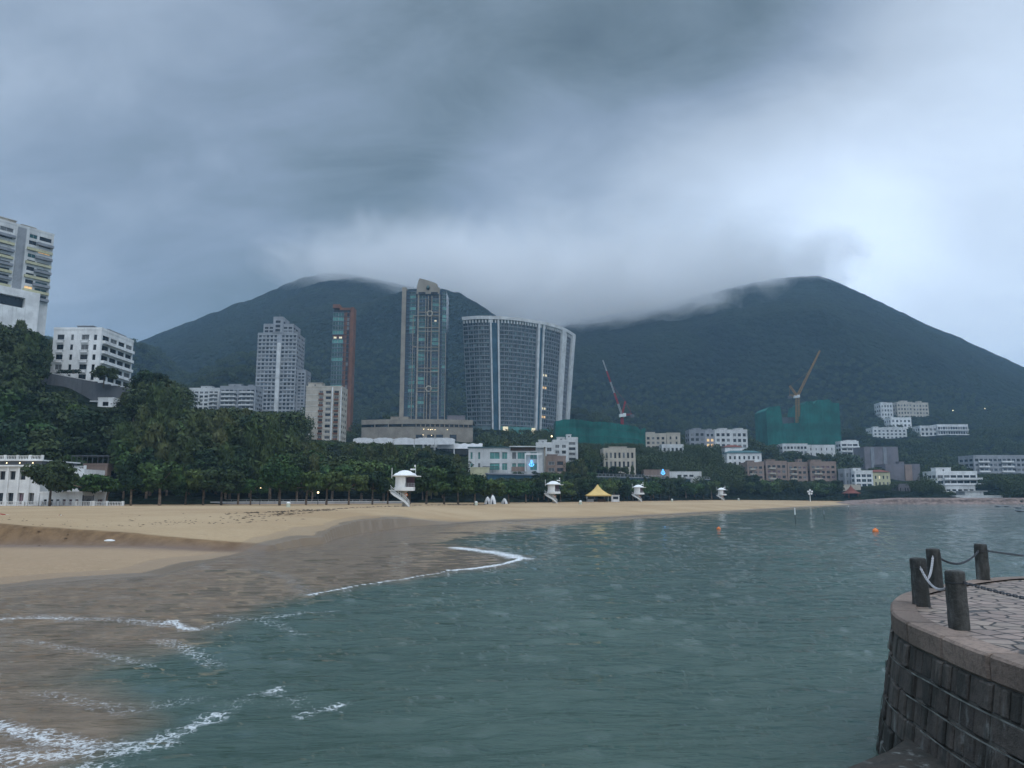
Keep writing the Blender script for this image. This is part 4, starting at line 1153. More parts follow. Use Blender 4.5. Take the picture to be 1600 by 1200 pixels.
mb = MB(); mb.box(w / 2 - .6, w / 2 + .1, -.8, 0, 0, h + .9); mb.build('corner_pier', MT['beige'], t)
def neon(root, x, y, z, s, parts):
    q = MB()
    for a in parts:
        if a[0] == 'l': q.tube((a[1] * s, 0, a[2] * s), (a[3] * s, 0, a[4] * s), .09 * s, .09 * s, 5)
        else:
            for k in range(12):
                b0 = 2 * math.pi * k / 12; b1 = 2 * math.pi * (k + 1) / 12
                q.tube((a[1] * s + a[3] * s * math.cos(b0), 0, a[2] * s + a[3] * s * math.sin(b0)), (a[1] * s + a[3] * s * math.cos(b1), 0, a[2] * s + a[3] * s * math.sin(b1)), .085 * s, .085 * s, 5)
    o = q.build('neon_sign', MT['neon'], root); o.location = (x, y, z); return o
SIGN = [('c', 0, 1.05, .26), ('l', 0, .75, 0, -.5), ('l', -.62, .45, .62, .45), ('l', -.75, .05, -.4, -.35), ('l', .75, .05, .4, -.35), ('l', -.4, -.35, 0, -.55), ('l', .4, -.35, 0, -.55), ('l', -.8, .0, -.35, .1), ('l', .8, 0, .35, .1)]
neon(t, w / 2 - 5.8, -1.7, h * .3, 1.35, SIGN)
mb = MB(); mb.box(-w / 2 + 6, -w / 2 + 12.5, -3.2, -.3, 2.0, 2.15); [mb.box(-w / 2 + 6 + k * 2.1, -w / 2 + 6.12 + k * 2.1, -3.1, -3.0, -1, 2.0) for k in range(4)]; mb.build('awning', MT['dgrey'], t)
mb = MB(); mb.box(-w / 2 + 18, -w / 2 + 24, -.4, 0, .1, 2.1); mb.build('pink_hoarding', MT['pink'], t)

GA = 'stepped white villas behind the shop building'
simple('stepped_villa', 'lowest white stepped villa with roof hut right behind the shop roof', 'apartment block', 838, 866, 691, 722, 345, 3, 2, 'offwhite', GA, d=10, scol=2, huts=((.15, .6, 1.8),), sink=2, wr=.6, gl=('glass', 'glass2'))
simple('stepped_villa', 'middle white stepped villa between the lowest and the tallest of the row', 'apartment block', 864, 888, 687, 722, 350, 4, 2, 'offwhite', GA, d=10, scol=2, huts=((.3, .8, 1.9),), sink=2, wr=.6, gl=('glass', 'glass2'))
simple('stepped_villa', 'tallest white stepped villa at the right end below the green netting', 'apartment block', 885, 903, 683, 715, 355, 4, 1, 'offwhite', GA, d=11, scol=2, huts=((.05, .45, 2.0),), sink=2, wr=.7, gl=('glass', 'glass2'))
simple('house', 'brown and grey house with dark terrace right of the shop building', 'house', 853, 884, 712, 736, 315, 2, 2, 'pink', d=9, scol=1, huts=((.1, .6, 1.2),), sink=.8, wr=.7, gl=('glass', 'glass2'))
simple('villa', 'cream villa with two rows of arched dark windows above the road wall', 'villa', 943, 993, 700, 728, 360, 2, 7, 'cream', d=13, scol=3, huts=((.2, .75, 1.0),), wr=.5, hr=.62, sink=1.5, parap=.5)
simple('apartment_block', 'cream low apartment block right of the low green netting', 'apartment block', 1008, 1041, 677, 698, 500, 3, 4, 'cream', d=13, scol=3, huts=((.1, .5, 1.5),), sink=2, wr=.55)
simple('apartment_block', 'cream apartment block with a small pitched top beside the low green netting', 'apartment block', 1042, 1063, 676, 700, 505, 3, 2, 'cream', d=13, scol=3, sink=2, wr=.3)
simple('house', 'pale terrace house with arches below the two cream blocks', 'house', 1034, 1068, 694, 704, 470, 1, 5, 'offwhite', d=9, scol=1, sink=1.5, wr=.55, parap=.4)
GT = 'row of terraced flats on the slope left of the tall netted building'
for k, (a, c, lab, mm, lt) in enumerate(((1077, 1102, 'leftmost greyish flat block of the row of terraced flats with roof hut', 'slate', ()), (1102, 1117, 'narrow flat block lit yellow in the row of terraced flats', 'grey', ((0, 1), (1, 1), (0, 0), (1, 0))), (1117, 1143, 'third flat block of the terraced row with white roof hut', 'offwhite', ()), (1143, 1168, 'rightmost flat block of the terraced row with a domed roof hut', 'offwhite', ()))):
    simple('flat_block', lab, 'apartment block', a, c, 671 + (k == 1), 694 + k, 520, 3, 3 if k != 1 else 2, mm, GT, d=12, scol=2, huts=((.3, .8, 1.6),), sink=2, wr=.62, lit=lt)
t, w, h = simple('villa', 'white villa with a teal tiled roof below the terraced flats', 'villa', 1136, 1190, 708, 724, 470, 2, 7, 'white', d=11, scol=2, sink=2, wr=.4, parap=0)
def hip(root, x0, x1, y0, y1, z, hh, mm, name='roof', inset=.35):
    q = MB(); dx = min((x1 - x0), (y1 - y0)) * inset
    a = [(x0, y0, z), (x1, y0, z), (x1, y1, z), (x0, y1, z)]; c = [(x0 + dx, y0 + dx, z + hh), (x1 - dx, y0 + dx, z + hh), (x1 - dx, y1 - dx, z + hh), (x0 + dx, y1 - dx, z + hh)]
    for k in range(4): q.quad([a[k], a[(k + 1) % 4], c[(k + 1) % 4], c[k]])
    q.quad(c); q.quad(a[::-1]); return q.build(name, MT[mm], root)
hip(t, -w / 2 - .7, w / 2 + .7, -.7, 11.7, h + .25, 1.6, 'tealroof', 'tiled_roof')
t, w, h = simple('villa', 'small white villa with reddish roof above the teal roofed villa', 'villa', 1133, 1160, 699, 712, 495, 1, 3, 'white', d=9, scol=1, sink=2, wr=.4, parap=0)
hip(t, -w / 2 - .6, w / 2 + .6, -.6, 9.6, h + .25, 1.5, 'redroof', 'tiled_roof')
simple('building', 'long cream clubhouse with dark upper windows in front of the tall green netting', 'building', 1223, 1262, 693, 706, 560, 2, 7, 'offwhite', d=12, scol=2, sink=2, wr=.7, parap=.4)
simple('building', 'plain pale extension right of the cream clubhouse under the green netting', 'building', 1262, 1305, 695, 709, 562, 2, 5, 'offwhite', d=12, scol=2, sink=2, wr=.2, parap=.4)
t, w, h = simple('house', 'small white house of stacked terraces right of the tall netted building', 'house', 1314, 1342, 689, 709, 600, 3, 3, 'white', d=10, scol=2, huts=((.35, .95, 1.4),), balc=(((0, 1),), 1.3, 'white'), sink=2, wr=.85, hr=.6)
GP = 'row of pinkish flats above the far beach'
for k, (a, c, pt, lab, n) in enumerate(((1168, 1194, 722, 'leftmost pinkish flat block of the row above the far beach', 3), (1197, 1230, 720, 'second pinkish flat block of the row with a wide top floor', 4), (1231, 1262, 722, 'third pinkish flat block of the row right of the wide topped one', 4), (1266, 1307, 721, 'rightmost pinkish flat block of the row above the far beach', 5))):
    t, w, h = simple('flat_block', lab, 'apartment block', a, c, pt, 752, 455, 4, n, 'pink', GP, d=14, scol=3, huts=((.1, .5, 1.6),) if k != 2 else ((.6, .8, 2.4),), sink=2, wr=.62, hr=.5, gl=('glass', 'glass', 'pinkdark', 'glass2'))
    fh = (h - 1) / 4
    for j in range(1, 4): balcony(t, -w * .2, 0, fh * j + .1, w * .3, .8, .8, 'cream')
t = simple('apartment_block', 'windowless mauve grey block, the taller one at right', 'building', 1351, 1404, 698, 732, 560, 1, 0, 'mauve', d=18, scol=0, sink=2, parap=.5)
q = MB(); [q.box(-t[1] / 2 + t[1] * u, -t[1] / 2 + t[1] * (u + .1), -.5, 0, -2, t[2]) for u in (.18, .55)]; q.build('recess_strips', MT['slate'], t[0])
t = simple('apartment_block', 'lower mauve grey block in front of the taller windowless one', 'building', 1384, 1438, 725, 752, 520, 1, 0, 'mauve', d=16, scol=0, sink=2, huts=((.45, .6, 2.0),), parap=.5)
q = MB(); q.box(t[1] * .05, t[1] * .25, -.8, 0, -2, t[2]); q.build('stair_bay', MT['pink'], t[0])
simple('house', 'white house with large bluish windows left of the yellow house', 'house', 1336, 1364, 735, 759, 440, 3, 3, 'white', d=10, scol=2, huts=((.0, .45, 2.0),), sink=1.2, wr=.8, hr=.62, gl=('teal', 'blue'))
t, w, h = simple('house', 'yellow house with reddish tiled roof beside the white house with bluish windows', 'house', 1364, 1391, 738, 757, 442, 2, 4, 'yellow', d=10, scol=2, sink=1.2, wr=.4, hr=.5, gl=('glass', 'litw', 'glass2'), parap=0)
hip(t, -w / 2 - .5, w / 2 + .5, -.5, 10.5, h + .2, 1.4, 'redroof', 'tiled_roof')
simple('house', 'small pale house half hidden left of the white house with bluish windows', 'house', 1320, 1334, 732, 756, 445, 2, 2, 'grey', d=9, scol=1, sink=1.2, wr=.5)
simple('restaurant_hall', 'low cream flat hall behind the red roofed pavilion', 'building', 1290, 1345, 757, 768, 415, 1, 0, 'cream', d=8, scol=0, sink=.5, parap=.3)
GH = 'pale blocks high on the right hillside'
for a, c, pt, pb, Y, fl, n, mm, lab, hh in ((1376, 1395, 629, 647, 900, 3, 4, 'offwhite', 'small pale block highest at the left of the hillside group', ((.1, .6, 1.2),)),
        (1402, 1426, 628, 650, 905, 4, 5, 'cream', 'pale hillside block with boxy roof right of the highest small one', ((.3, .75, 2.4),)),
        (1426, 1451, 629, 650, 905, 4, 5, 'cream', 'pale hillside block at the upper right of the hillside group', ((.4, .65, 2.6),)),
        (1392, 1424, 652, 664, 870, 2, 5, 'white', 'white hillside house with four dark square windows in the middle of the group', ()),
        (1364, 1417, 668, 687, 820, 4, 8, 'offwhite', 'wide stepped pale block at the lower left of the hillside group', ((.05, .2, 1.8), (.35, .9, 1.2)))):
    simple('hillside_block', lab, 'apartment block', a, c, pt, pb, Y, fl, n, mm, GH, d=16, scol=3, huts=hh, sink=3, wr=.5, hr=.5)
simple('hillside_block', 'long white block with continuous balcony bands at the lower right of the hillside group', 'apartment block', 1465, 1513, 663, 683, 830, 3, 12, 'white', GH, d=18, scol=3, balc=(((0, 1),), 1.5, 'white'), sink=3, wr=.85, hr=.6)
simple('hillside_block', 'short pale wing with stepped base left of the long white banded block', 'apartment block', 1438, 1465, 665, 684, 832, 3, 4, 'offwhite', GH, d=16, scol=3, sink=3, wr=.55)
t, w, h = simple('villa', 'white stepped villa with broad terraces near the water at right', 'villa', 1463, 1527, 736, 756, 430, 2, 6, 'white', d=14, scol=3, balc=(((.15, 1.08),), 2.2, 'white'), sink=.8, wr=.85, hr=.6, huts=((.05, .42, 2.6),), gl=('glass', 'blue', 'glass2'))
simple('villa', 'lower terrace house of white slabs under the stepped villa', 'villa', 1476, 1524, 759, 768, 418, 1, 5, 'offwhite', d=10, scol=2, sink=.6, wr=.7, balc=(((0, .5),), 1.6, 'white'), parap=.4)
t, w, h = simple('waterfront_hall', 'long low white hall on the shore at the right end of the bay', 'building', 1494, 1567, 774, 783, 398, 1, 0, 'white', d=12, scol=0, sink=.6, parap=.5, topm=.5)
q = MB(); q.box(-w * .28, w * .12, 1, 9, h + .6, h + 2.6); q.box(-w * .32, w * .2, .4, 9.6, h + 2.6, h + 2.9); q.build('upper_terrace', MT['offwhite'], t)
q = MB()
for a in (-1, 1):
    for k in range(3): q.tube((a * (.25 + k * .35) - 5, -.1, h * .35), (a * (.5 + k * .35) - 5, -.1, h * .75), .1, .1, 5)
q.build('red_mark', MT['redroof'], t)
simple('apartment_block', 'grey and white apartment block cut by the right edge of the photo', 'apartment block', 1522, 1640, 711, 741, 520, 4, 16, 'grey', d=18, scol=3, sink=2, wr=.7, hr=.55, balc=(((.06, .20), (.36, .52), (.66, .8)), 1.0, 'white'), gl=('glass', 'glass2', 'blue'))
simple('kiosk', 'small grey shore kiosk with overhanging white roof', 'building', 1404, 1422, 757, 769, 410, 1, 4, 'mauve', d=7, scol=1, sink=.4, wr=.5, hr=.6, huts=((-.15, 1.05, .3),), parap=.2)
t = thing('pavilion', 'red roofed pavilion in traditional style at the far end of the beach', 'pavilion', (W(1330, 770, 402).x, 402, 2.8)); t.scale = (.72, .72, .8)
q = MB(); q.lathe([(7.0, 0), (6.8, .25), (4.2, 1.4), (2.2, 3.0), (.4, 4.8), (.15, 5.8)], 4, sq=False); o = q.build('roof', MT['redroof'], t); o.location = (0, 0, 3.2)
for sx in (-3.4, 3.4):
    for sy in (-3.4, 3.4): q = MB(); q.tube((sx, sy, -1), (sx, sy, 3.4), .28, .28, 8); q.build('column', MT['redroof'], t)
OCC.append((1318, 1341, 756, 770, 402))

# ---- raised road wall with balustrade, between the shops and the beach trees
t = thing('road_wall', 'long blue grey road retaining wall running behind the beach trees', 'wall', (0, 0, 0))
A_, B_ = W(762, 737, 286), W(1108, 745, 385); 
dirv = (B_ - A_); Lw = dirv.xy.length; t.location = (A_.x, A_.y, 0); t.rotation_euler = (0, 0, math.atan2(dirv.y, dirv.x))
zt = A_.z
q = MB(); q.box(0, Lw, 0, 1, 0, zt - 1.0); q.build('wall_face', MT['blueg'], t)
q = MB(); q.box(-.3, Lw + .3, -.5, 1.2, zt - 1.0, zt - .5); q.build('parapet_band', MT['slate'], t)
q = MB(); n = int(Lw / 2.5)
for i in range(n + 1): q.box(Lw * i / n - .06, Lw * i / n + .06, -.3, -.2, zt - .5, zt + .5)
q.box(0, Lw, -.28, -.22, zt + .42, zt + .5); q.box(0, Lw, -.28, -.22, zt - .05, zt); q.build('railing', MT['metal'], t)
for k, (s_, hh) in enumerate(((.70, 1.6), (.72, 1.2), (.745, 1.5), (.79, 1.7), (.81, 1.3), (.85, 1.6))):
    pass
for k in range(10):
    CTRL.append((A_.x + dirv.x * k / 9 - 5, A_.y + dirv.y * k / 9 + 7, zt - .8)); CTRL.append((A_.x + dirv.x * k / 9 + 4, A_.y + dirv.y * k / 9 - 5, 2.6)); CTRL.append((A_.x + dirv.x * k / 9 + 10, A_.y + dirv.y * k / 9 - 14, 2.4))
OCC.append((762, 936, 733, 748, 286)); OCC.append((936, 1106, 738, 747, 330))
t, w, h = site('ramp_block', 'pale yellow stair block at the left end of the road wall', 'building', 735, 764, 730, 742, 288, d=8, sink=6)
block(t, w, 8, h - .3, 1, 1, 0, 'yellow', wr=.5, parap=.3, found=3)
t, w, h = site('beach_cafe', 'low beige building with a blue neon sign on the road above the beach', 'building', 1006, 1046, 734, 744, 362, d=8, sink=.5)
block(t, w, 8, h - .2, 1, 0, 1, 'pink', parap=.3, found=3)
neon(t, w / 2 - 3.2, -.4, h * .55, 1.35, SIGN)
t, w, h = site('beach_cafe', 'long low flat roofed building with dark glazing right of the neon sign', 'building', 1046, 1096, 737, 745, 374, d=6, sink=.5)
block(t, w, 8, h - .2, 1, 5, 1, 'offwhite', parap=.3, found=3, wr=.7, hr=.6, skip=(0, 4))
t, w, h = site('garden_house', 'small white house half buried in trees right of the marquee row', 'house', 660, 690, 684, 694, 352, d=8, sink=2)
block(t, w, 8, h - .3, 1, 4, 1, 'offwhite', parap=.3, found=3, wr=.6)
t, w, h = site('garden_house', 'small pale gable among dark trees above the beach, left of the marquee row', 'house', 519, 528, 707, 714, 300, d=6, sink=3, ctrl=False)
block(t, w, 6, h - .3, 1, 1, 1, 'offwhite', parap=.1, found=5, wr=.4)
flush_rest()
# ================================================================ hills, trees
build_hills()

def leaves(n, blobs, size, seed, flat=.8, droop=0.0, aspect=1.6, shell=.62):
    r = np.random.RandomState(seed)
    B_ = np.array(blobs, float)                     # x y z rx ry rz
    wgt = (B_[:, 3] * B_[:, 4]); k = r.choice(len(B_), n, p=wgt / wgt.sum())
    d = r.normal(size=(n, 3)); d /= np.linalg.norm(d, axis=1)[:, None]
    rad = shell + (1.04 - shell) * r.rand(n) ** .7
    rad *= 1 + .13 * np.sin(d[:, 0] * 7 + k) * np.sin(d[:, 1] * 6 + k * 2) + .10 * np.sin(d[:, 2] * 9 + k)
    p = B_[k, :3] + d * B_[k, 3:6] * rad[:, None]
    nrm = d * flat + r.normal(size=(n, 3)) * .55; nrm[:, 2] += .25
    nrm /= np.linalg.norm(nrm, axis=1)[:, None]
    a = np.cross(nrm, r.normal(size=(n, 3))); 
    if droop: a = a * (1 - droop) + np.array([0, 0, -1.0]) * droop
    a /= np.linalg.norm(a, axis=1)[:, None]; c = np.cross(nrm, a); c /= np.linalg.norm(c, axis=1)[:, None]
    s = size * r.uniform(.6, 1.35, n)[:, None]
    a = a * s * aspect * .5; c = c * s * .5
    co = np.stack([p - a, p + c * .9, p + a, p - c * .9], 1).reshape(-1, 3)
    return co, np.arange(4 * n).reshape(-1, 4)

def blobset(kind, seed):
    r = random.Random(seed); out = []
    if kind == 'broad':
        for i in range(13):
            a = r.uniform(0, 6.28); q = r.uniform(.2, 1) ** .6 * 2.9
            out.append((q * math.cos(a), q * math.sin(a), 4.3 + r.uniform(-.9, 1.7) - q * .22, r.uniform(1.1, 1.9), r.uniform(1.1, 1.9), r.uniform(.8, 1.25)))
    elif kind == 'umbrella':
        for i in range(15):
            a = r.uniform(0, 6.28); q = r.uniform(.1, 1) ** .5 * 3.9
            out.append((q * math.cos(a), q * math.sin(a), 4.2 + r.uniform(-.8, .9) - q * .16, r.uniform(1.1, 1.8), r.uniform(1.1, 1.8), r.uniform(.45, .75)))
    elif kind == 'ball':
        out.append((0, 0, 5.0, 3.1, 3.1, 2.7))
        for i in range(9):
            a = r.uniform(0, 6.28); out.append((2.2 * math.cos(a), 2.2 * math.sin(a), 4.6 + r.uniform(-.9, 1.3), 1.2, 1.2, 1.1))
    elif kind == 'feather':
        for i in range(22):
            h = r.uniform(0, 1); q = (1 - h) ** .6 * 2.3 * r.uniform(.2, 1); a = r.uniform(0, 6.28)
            out.append((q * math.cos(a), q * math.sin(a), 2.6 + h * 7.6, r.uniform(.6, 1.1), r.uniform(.6, 1.1), r.uniform(.9, 1.6)))
    elif kind == 'tall':
        for i in range(17):
            h = r.uniform(0, 1); q = math.sin(math.pi * (h * .8 + .15)) * 2.6 * r.uniform(.3, 1); a = r.uniform(0, 6.28)
            out.append((q * math.cos(a), q * math.sin(a), 2.7 + h * 5.6, r.uniform(1.0, 1.7), r.uniform(1.0, 1.7), r.uniform(.8, 1.3)))
    return out
KH = dict(broad=7.0, umbrella=5.8, ball=7.7, feather=11.3, tall=9.5)      # heights of the models
KR = dict(broad=4.0, umbrella=5.0, ball=3.4, feather=2.8, tall=3.7)
KL = dict(broad=('broad', 3000, .42), umbrella=('bright', 2600, .42), ball=('broad', 3600, .34), feather=('feather', 3600, .40), tall=('dark', 3200, .44))
TREE = {}
def tree_model(kind, v):
    seed = hash_(kind) + v * 13
    r = random.Random(seed)
    bl = blobset(kind, seed); lm, n, sz = KL[kind]
    co, fc = leaves(n, bl, sz, seed, droop=.6 if kind == 'feather' else 0, aspect=3.2 if kind == 'feather' else 1.6)
    crown = np_mesh('crown', co, fc, LEAF[lm if (v != 1 or kind != 'broad') else 'dark'], smooth=False)
    mb = MB(); tw = r.uniform(-.3, .3); top = 3.0 if kind in ('broad', 'umbrella', 'ball') else 5.5
    p0 = Vector((0, 0, -.6)); p1 = Vector((tw * .5, 0, top * .5)); p2 = Vector((tw, tw * .4, top))
    mb.tube(p0, p1, .26, .19, 8); mb.tube(p1, p2, .19, .15, 8)
    for q in bl[:8 if kind != 'feather' else 12]:
        e = Vector(q[:3]); st = p2 if kind in ('broad', 'umbrella', 'ball') else Vector((tw, 0, max(1.8, q[2] - 1.5)))
        mid = (st + e) / 2 + Vector((r.uniform(-.2, .2), r.uniform(-.2, .2), -.25)); mb.tube(st, mid, .10, .07, 5); mb.tube(mid, e, .07, .03, 5)
    if kind in ('feather', 'tall'): mb.tube(p2, (tw, 0, KH[kind] - 1.2), .15, .05, 6)
    return mb.mesh('trunk', MT['barkl' if v % 2 == 0 else 'bark'], True), crown
def hash_(s): return sum(ord(c) * (i + 3) for i, c in enumerate(s))
def add_tree(kind, x, y, z, sc, rz, name, label, cat='tree', group=None, wide=1.0):
    v = rng.randrange(3)
    if (kind, v) not in TREE: TREE[(kind, v)] = tree_model(kind, v)
    tr, cr = TREE[(kind, v)]
    o = thing(name, label, cat, (x, y, z), rz, group); o.scale = (sc * wide, sc * wide, sc)
    link('trunk', tr, o); link('crown', cr, o)
    return o

SKY = [(-400, 470), (0, 500), (30, 497), (55, 503), (72, 520), (80, 600), (140, 622), (200, 600), (215, 588), (240, 585), (275, 596), (295, 618), (325, 634), (345, 628), (400, 636), (440, 631), (470, 646),
       (500, 655), (520, 672), (535, 690), (600, 692), (690, 700), (740, 690), (760, 680), (860, 690), (900, 676), (940, 705), (1000, 706), (1060, 696), (1130, 700), (1170, 722), (1310, 712), (1350, 725), (1440, 728), (1460, 740), (1522, 742), (1600, 735), (1800, 735)]
def sky_y(px): return float(np.interp(px, [s[0] for s in SKY], [s[1] for s in SKY]))
def fit_height(x, y, z, hmax, r, hmin):
    """largest height that leaves every facade and the skyline of the photo free"""
    px, pb = proj(x, y, z); rx = r * F / y
    ppm = F / y
    top = pb - hmax * ppm; lim = top
    for a in (px - rx * .6, px, px + rx * .6): lim = max(lim, sky_y(a) if y < 440 else -1e9)
    for o in OCC:
        if o[4] < y - 2: continue
        if px + rx * .85 > o[0] and px - rx * .85 < o[1]: lim = max(lim, o[3] - 1.0)
    h = (pb - lim) / ppm
    return min(hmax, h) if h > hmin else 0
def in_footprint(x, y):
    px, _ = proj(x, y, 5)
    for o in OCC:
        if o[0] - 3 < px < o[1] + 3 and o[4] - 2.5 < y < o[4] + 17: return True
    return False

# the row along the sand, left to right: picture x, distance, kind, height, width factor, words
ROW = [(78, 140, 'broad', 9.4, .85, 'dark bushy tree standing in front of the white colonial building'),
       (128, 149, 'umbrella', 7.0, .95, 'broad spreading green tree over the low white pavilion wing'),
       (166, 152, 'umbrella', 6.6, .8, 'spreading green tree above the short white balustrade'),
       (205, 148, 'tall', 10.5, .85, 'leaning pale trunked tree at the left start of the beach row'),
       (250, 150, 'broad', 9.6, 1.0, 'dark round tree right of the leaning pale trunk'),
       (290, 160, 'broad', 8.0, .8, 'dark tree with yellowish top third in the beach row'),
       (318, 156, 'umbrella', 8.2, .7, 'light green topped tree left of the round ball tree'),
       (346, 154, 'broad', 8.6, .95, 'dark tree with slanting pale trunk left of the round ball tree'),
       (372, 168, 'tall', 11.5, .8, 'taller green tree rising behind the slanting pale trunk'),
       (392, 158, 'umbrella', 6.2, .7, 'low bright green tree beside the round ball tree'),
       (437, 152, 'ball', 10.0, .92, 'round ball shaped tree with straight pale trunk near the small pale bin'),
       (478, 158, 'umbrella', 7.6, .75, 'bright green spreading tree right of the round ball tree'),
       (510, 160, 'umbrella', 8.0, .75, 'bright green yellow topped tree in the middle of the spreading row'),
       (545, 163, 'umbrella', 7.4, .75, 'spreading green tree halfway between the ball tree and the first lifeguard tower'),
       (582, 166, 'broad', 8.2, .8, 'green tree with pale trunk left of the first lifeguard tower'),
       (606, 172, 'umbrella', 7.2, .7, 'green tree just left of the spiral stair of the first lifeguard tower'),
       (640, 172, 'broad', 9.0, .9, 'olive green tree directly behind the first lifeguard tower'),
       (666, 176, 'broad', 10.0, .9, 'olive green tree right of the first lifeguard tower'),
       (694, 180, 'tall', 12.0, .8, 'brownish green tall tree with reddish trunk in the beach row'),
       (716, 184, 'broad', 8.6, .9, 'dark green tree with thick reddish trunk near the white beach cones'),
       (742, 190, 'broad', 8.2, .9, 'dark green tree behind the small white bin, left of the white tents'),
       (768, 196, 'broad', 7.6, .9, 'dark green tree above the white tents'),
       (795, 203, 'broad', 7.4, .9, 'dark green tree right of the white tents')]
n_tree = 0
for px, Yt, kind, hh, wd, lab in ROW:
    p = W(px, 780, Yt); sc = hh / KH[kind]
    add_tree(kind, p.x, Yt, 2.0, sc, rng.uniform(0, 6.28), 'beach_tree', lab, 'tree', 'trees in a row along the sand', wd); n_tree += 1
px = 822; bt = []
while px < 1330:
    Yt = float(np.interp(px, [820, 860, 1000, 1126, 1266, 1330], [212, 236, 300, 384, 406, 412])) + rng.uniform(0, 8)
    kind = rng.choice(('broad', 'broad', 'tall', 'tall')); tgt = float(np.interp(px, [820, 1100, 1130, 1200, 1300], [749, 749, 742, 744, 752])) + rng.uniform(-4, 4)
    if not (1316 < px < 1344): bt.append((px, Yt, kind, (775 - tgt) * Yt / F + 2.0))
    px += rng.uniform(13, 19) * 240 / Yt + 2
places = [(862, 'left of the second lifeguard tower'), (890, 'right behind the second lifeguard tower'), (920, 'left of the yellow tent'), (955, 'behind the yellow tent'), (985, 'right of the yellow tent'), (1012, 'behind the third lifeguard tower'),
          (1060, 'right of the third lifeguard tower'), (1110, 'left of the fourth lifeguard tower'), (1140, 'behind the fourth lifeguard tower'), (1200, 'right of the fourth lifeguard tower'), (1250, 'left of the floodlight mast'), (1290, 'behind the floodlight mast'), (1400, 'left of the red roofed pavilion')]
cntp = {}
for px, Yt, kind, hh in bt:
    pl_ = next(q for lim_, q in places if px < lim_); n_ = cntp[pl_] = cntp.get(pl_, 0) + 1
    lab = ('dark green', 'second dark', 'third dark', 'fourth dark', 'fifth dark', 'sixth dark', 'seventh dark', 'eighth dark', 'ninth dark')[n_ - 1] + ' tree from the left, ' + pl_
    if n_ == 1: lab = 'first dark tree from the left, ' + pl_
    p = W(px, 780, Yt); add_tree(kind, p.x, Yt, 1.9, hh / KH[kind], rng.uniform(0, 6.28), 'beach_tree', lab, 'tree', 'far beach trees ' + pl_, 1.0); n_tree += 1

LM = [(25, 'below the balconied tower, at the left edge', 'at the left edge'), (60, 'below the corner of the balconied tower', 'below the balconied tower'), (95, 'under the left end of the retaining wall', 'under the left end of the retaining wall'),
      (130, 'under the middle of the retaining wall', 'under the retaining wall'), (165, 'left of the small white annex', 'left of the white annex'), (205, 'under the right end of the retaining wall', 'under the right end of the retaining wall'),
      (240, 'just right of the white corner block', 'right of the corner block'), (275, 'left of the paler apartment slab', 'left of the apartment slabs'), (310, 'below the left edge of the paler apartment slab', 'below the paler slab'),
      (345, 'below the paler apartment slab', 'below the paler apartment slab'), (375, 'below the balconied grey slab', 'below the grey slab'), (405, 'below the gap beside the stepped tower', 'below the gap by the stepped tower'), (435, 'below the stepped grey tower', 'below the stepped tower'),
      (470, 'below the annex of the stepped tower', 'below the tower annex'), (505, 'below the left half of the cream block', 'below the cream block'), (540, 'below the rust tower', 'below the rust tower'), (580, 'below the left end of the podium', 'below the podium left end'),
      (620, 'below the marquee row', 'below the marquee row'), (660, 'below the beige and glass tower', 'below the tall beige tower'), (700, 'below the right part of the podium', 'below the podium right part'), (740, 'left of the shop building', 'left of the shop building'),
      (800, 'above the shop building, under the curved tower', 'under the curved tower'), (860, 'around the right end of the shop building', 'by the shop building'), (905, 'around the stepped villas', 'around the stepped villas'), (945, 'left of the arched cream villa', 'left of the arched villa'),
      (1000, 'around the arched cream villa', 'around the arched villa'), (1070, 'below the two cream blocks', 'below the cream blocks'), (1130, 'below the terraced flats', 'below the terraced flats'), (1190, 'below the teal roofed villa', 'below the teal roofed villa'),
      (1250, 'below the left pinkish flats', 'below the left pinkish flats'), (1310, 'below the right pinkish flats', 'below the right pinkish flats'), (1350, 'left of the bluish windowed white house', 'left of the white house'), (1400, 'below the yellow house', 'below the yellow house'),
      (1462, 'between the mauve blocks and the stepped villa', 'beside the mauve blocks'), (1530, 'around the white stepped villa', 'around the stepped shore villa'), (1900, 'on the shore right of the long white hall', 'at the right shore')]
KA = dict(tall='tall', feather='feathery olive', broad='rounded dark', umbrella='spreading')
ORD = ['', 'second ', 'third ', 'fourth ', 'fifth ', 'sixth ', 'seventh ', 'eighth ', 'ninth ']
lcount = {}
def region(px, pt, kind):
    lm = next(q for q in LM if px < q[0])
    band = 'high on' if pt < sky_y(px) + 32 else 'midway down' if pt < sky_y(px) + 75 else 'low on'
    key = (KA[kind], band, lm[1]); n = lcount[key] = lcount.get(key, 0) + 1
    q = '%s%s tree %s the slope %s' % (ORD[min(n - 1, 8)], KA[kind], band, lm[1])
    if len(q.split()) > 16: q = q.replace(' the slope', ' slope')
    return q, 'trees ' + lm[2]

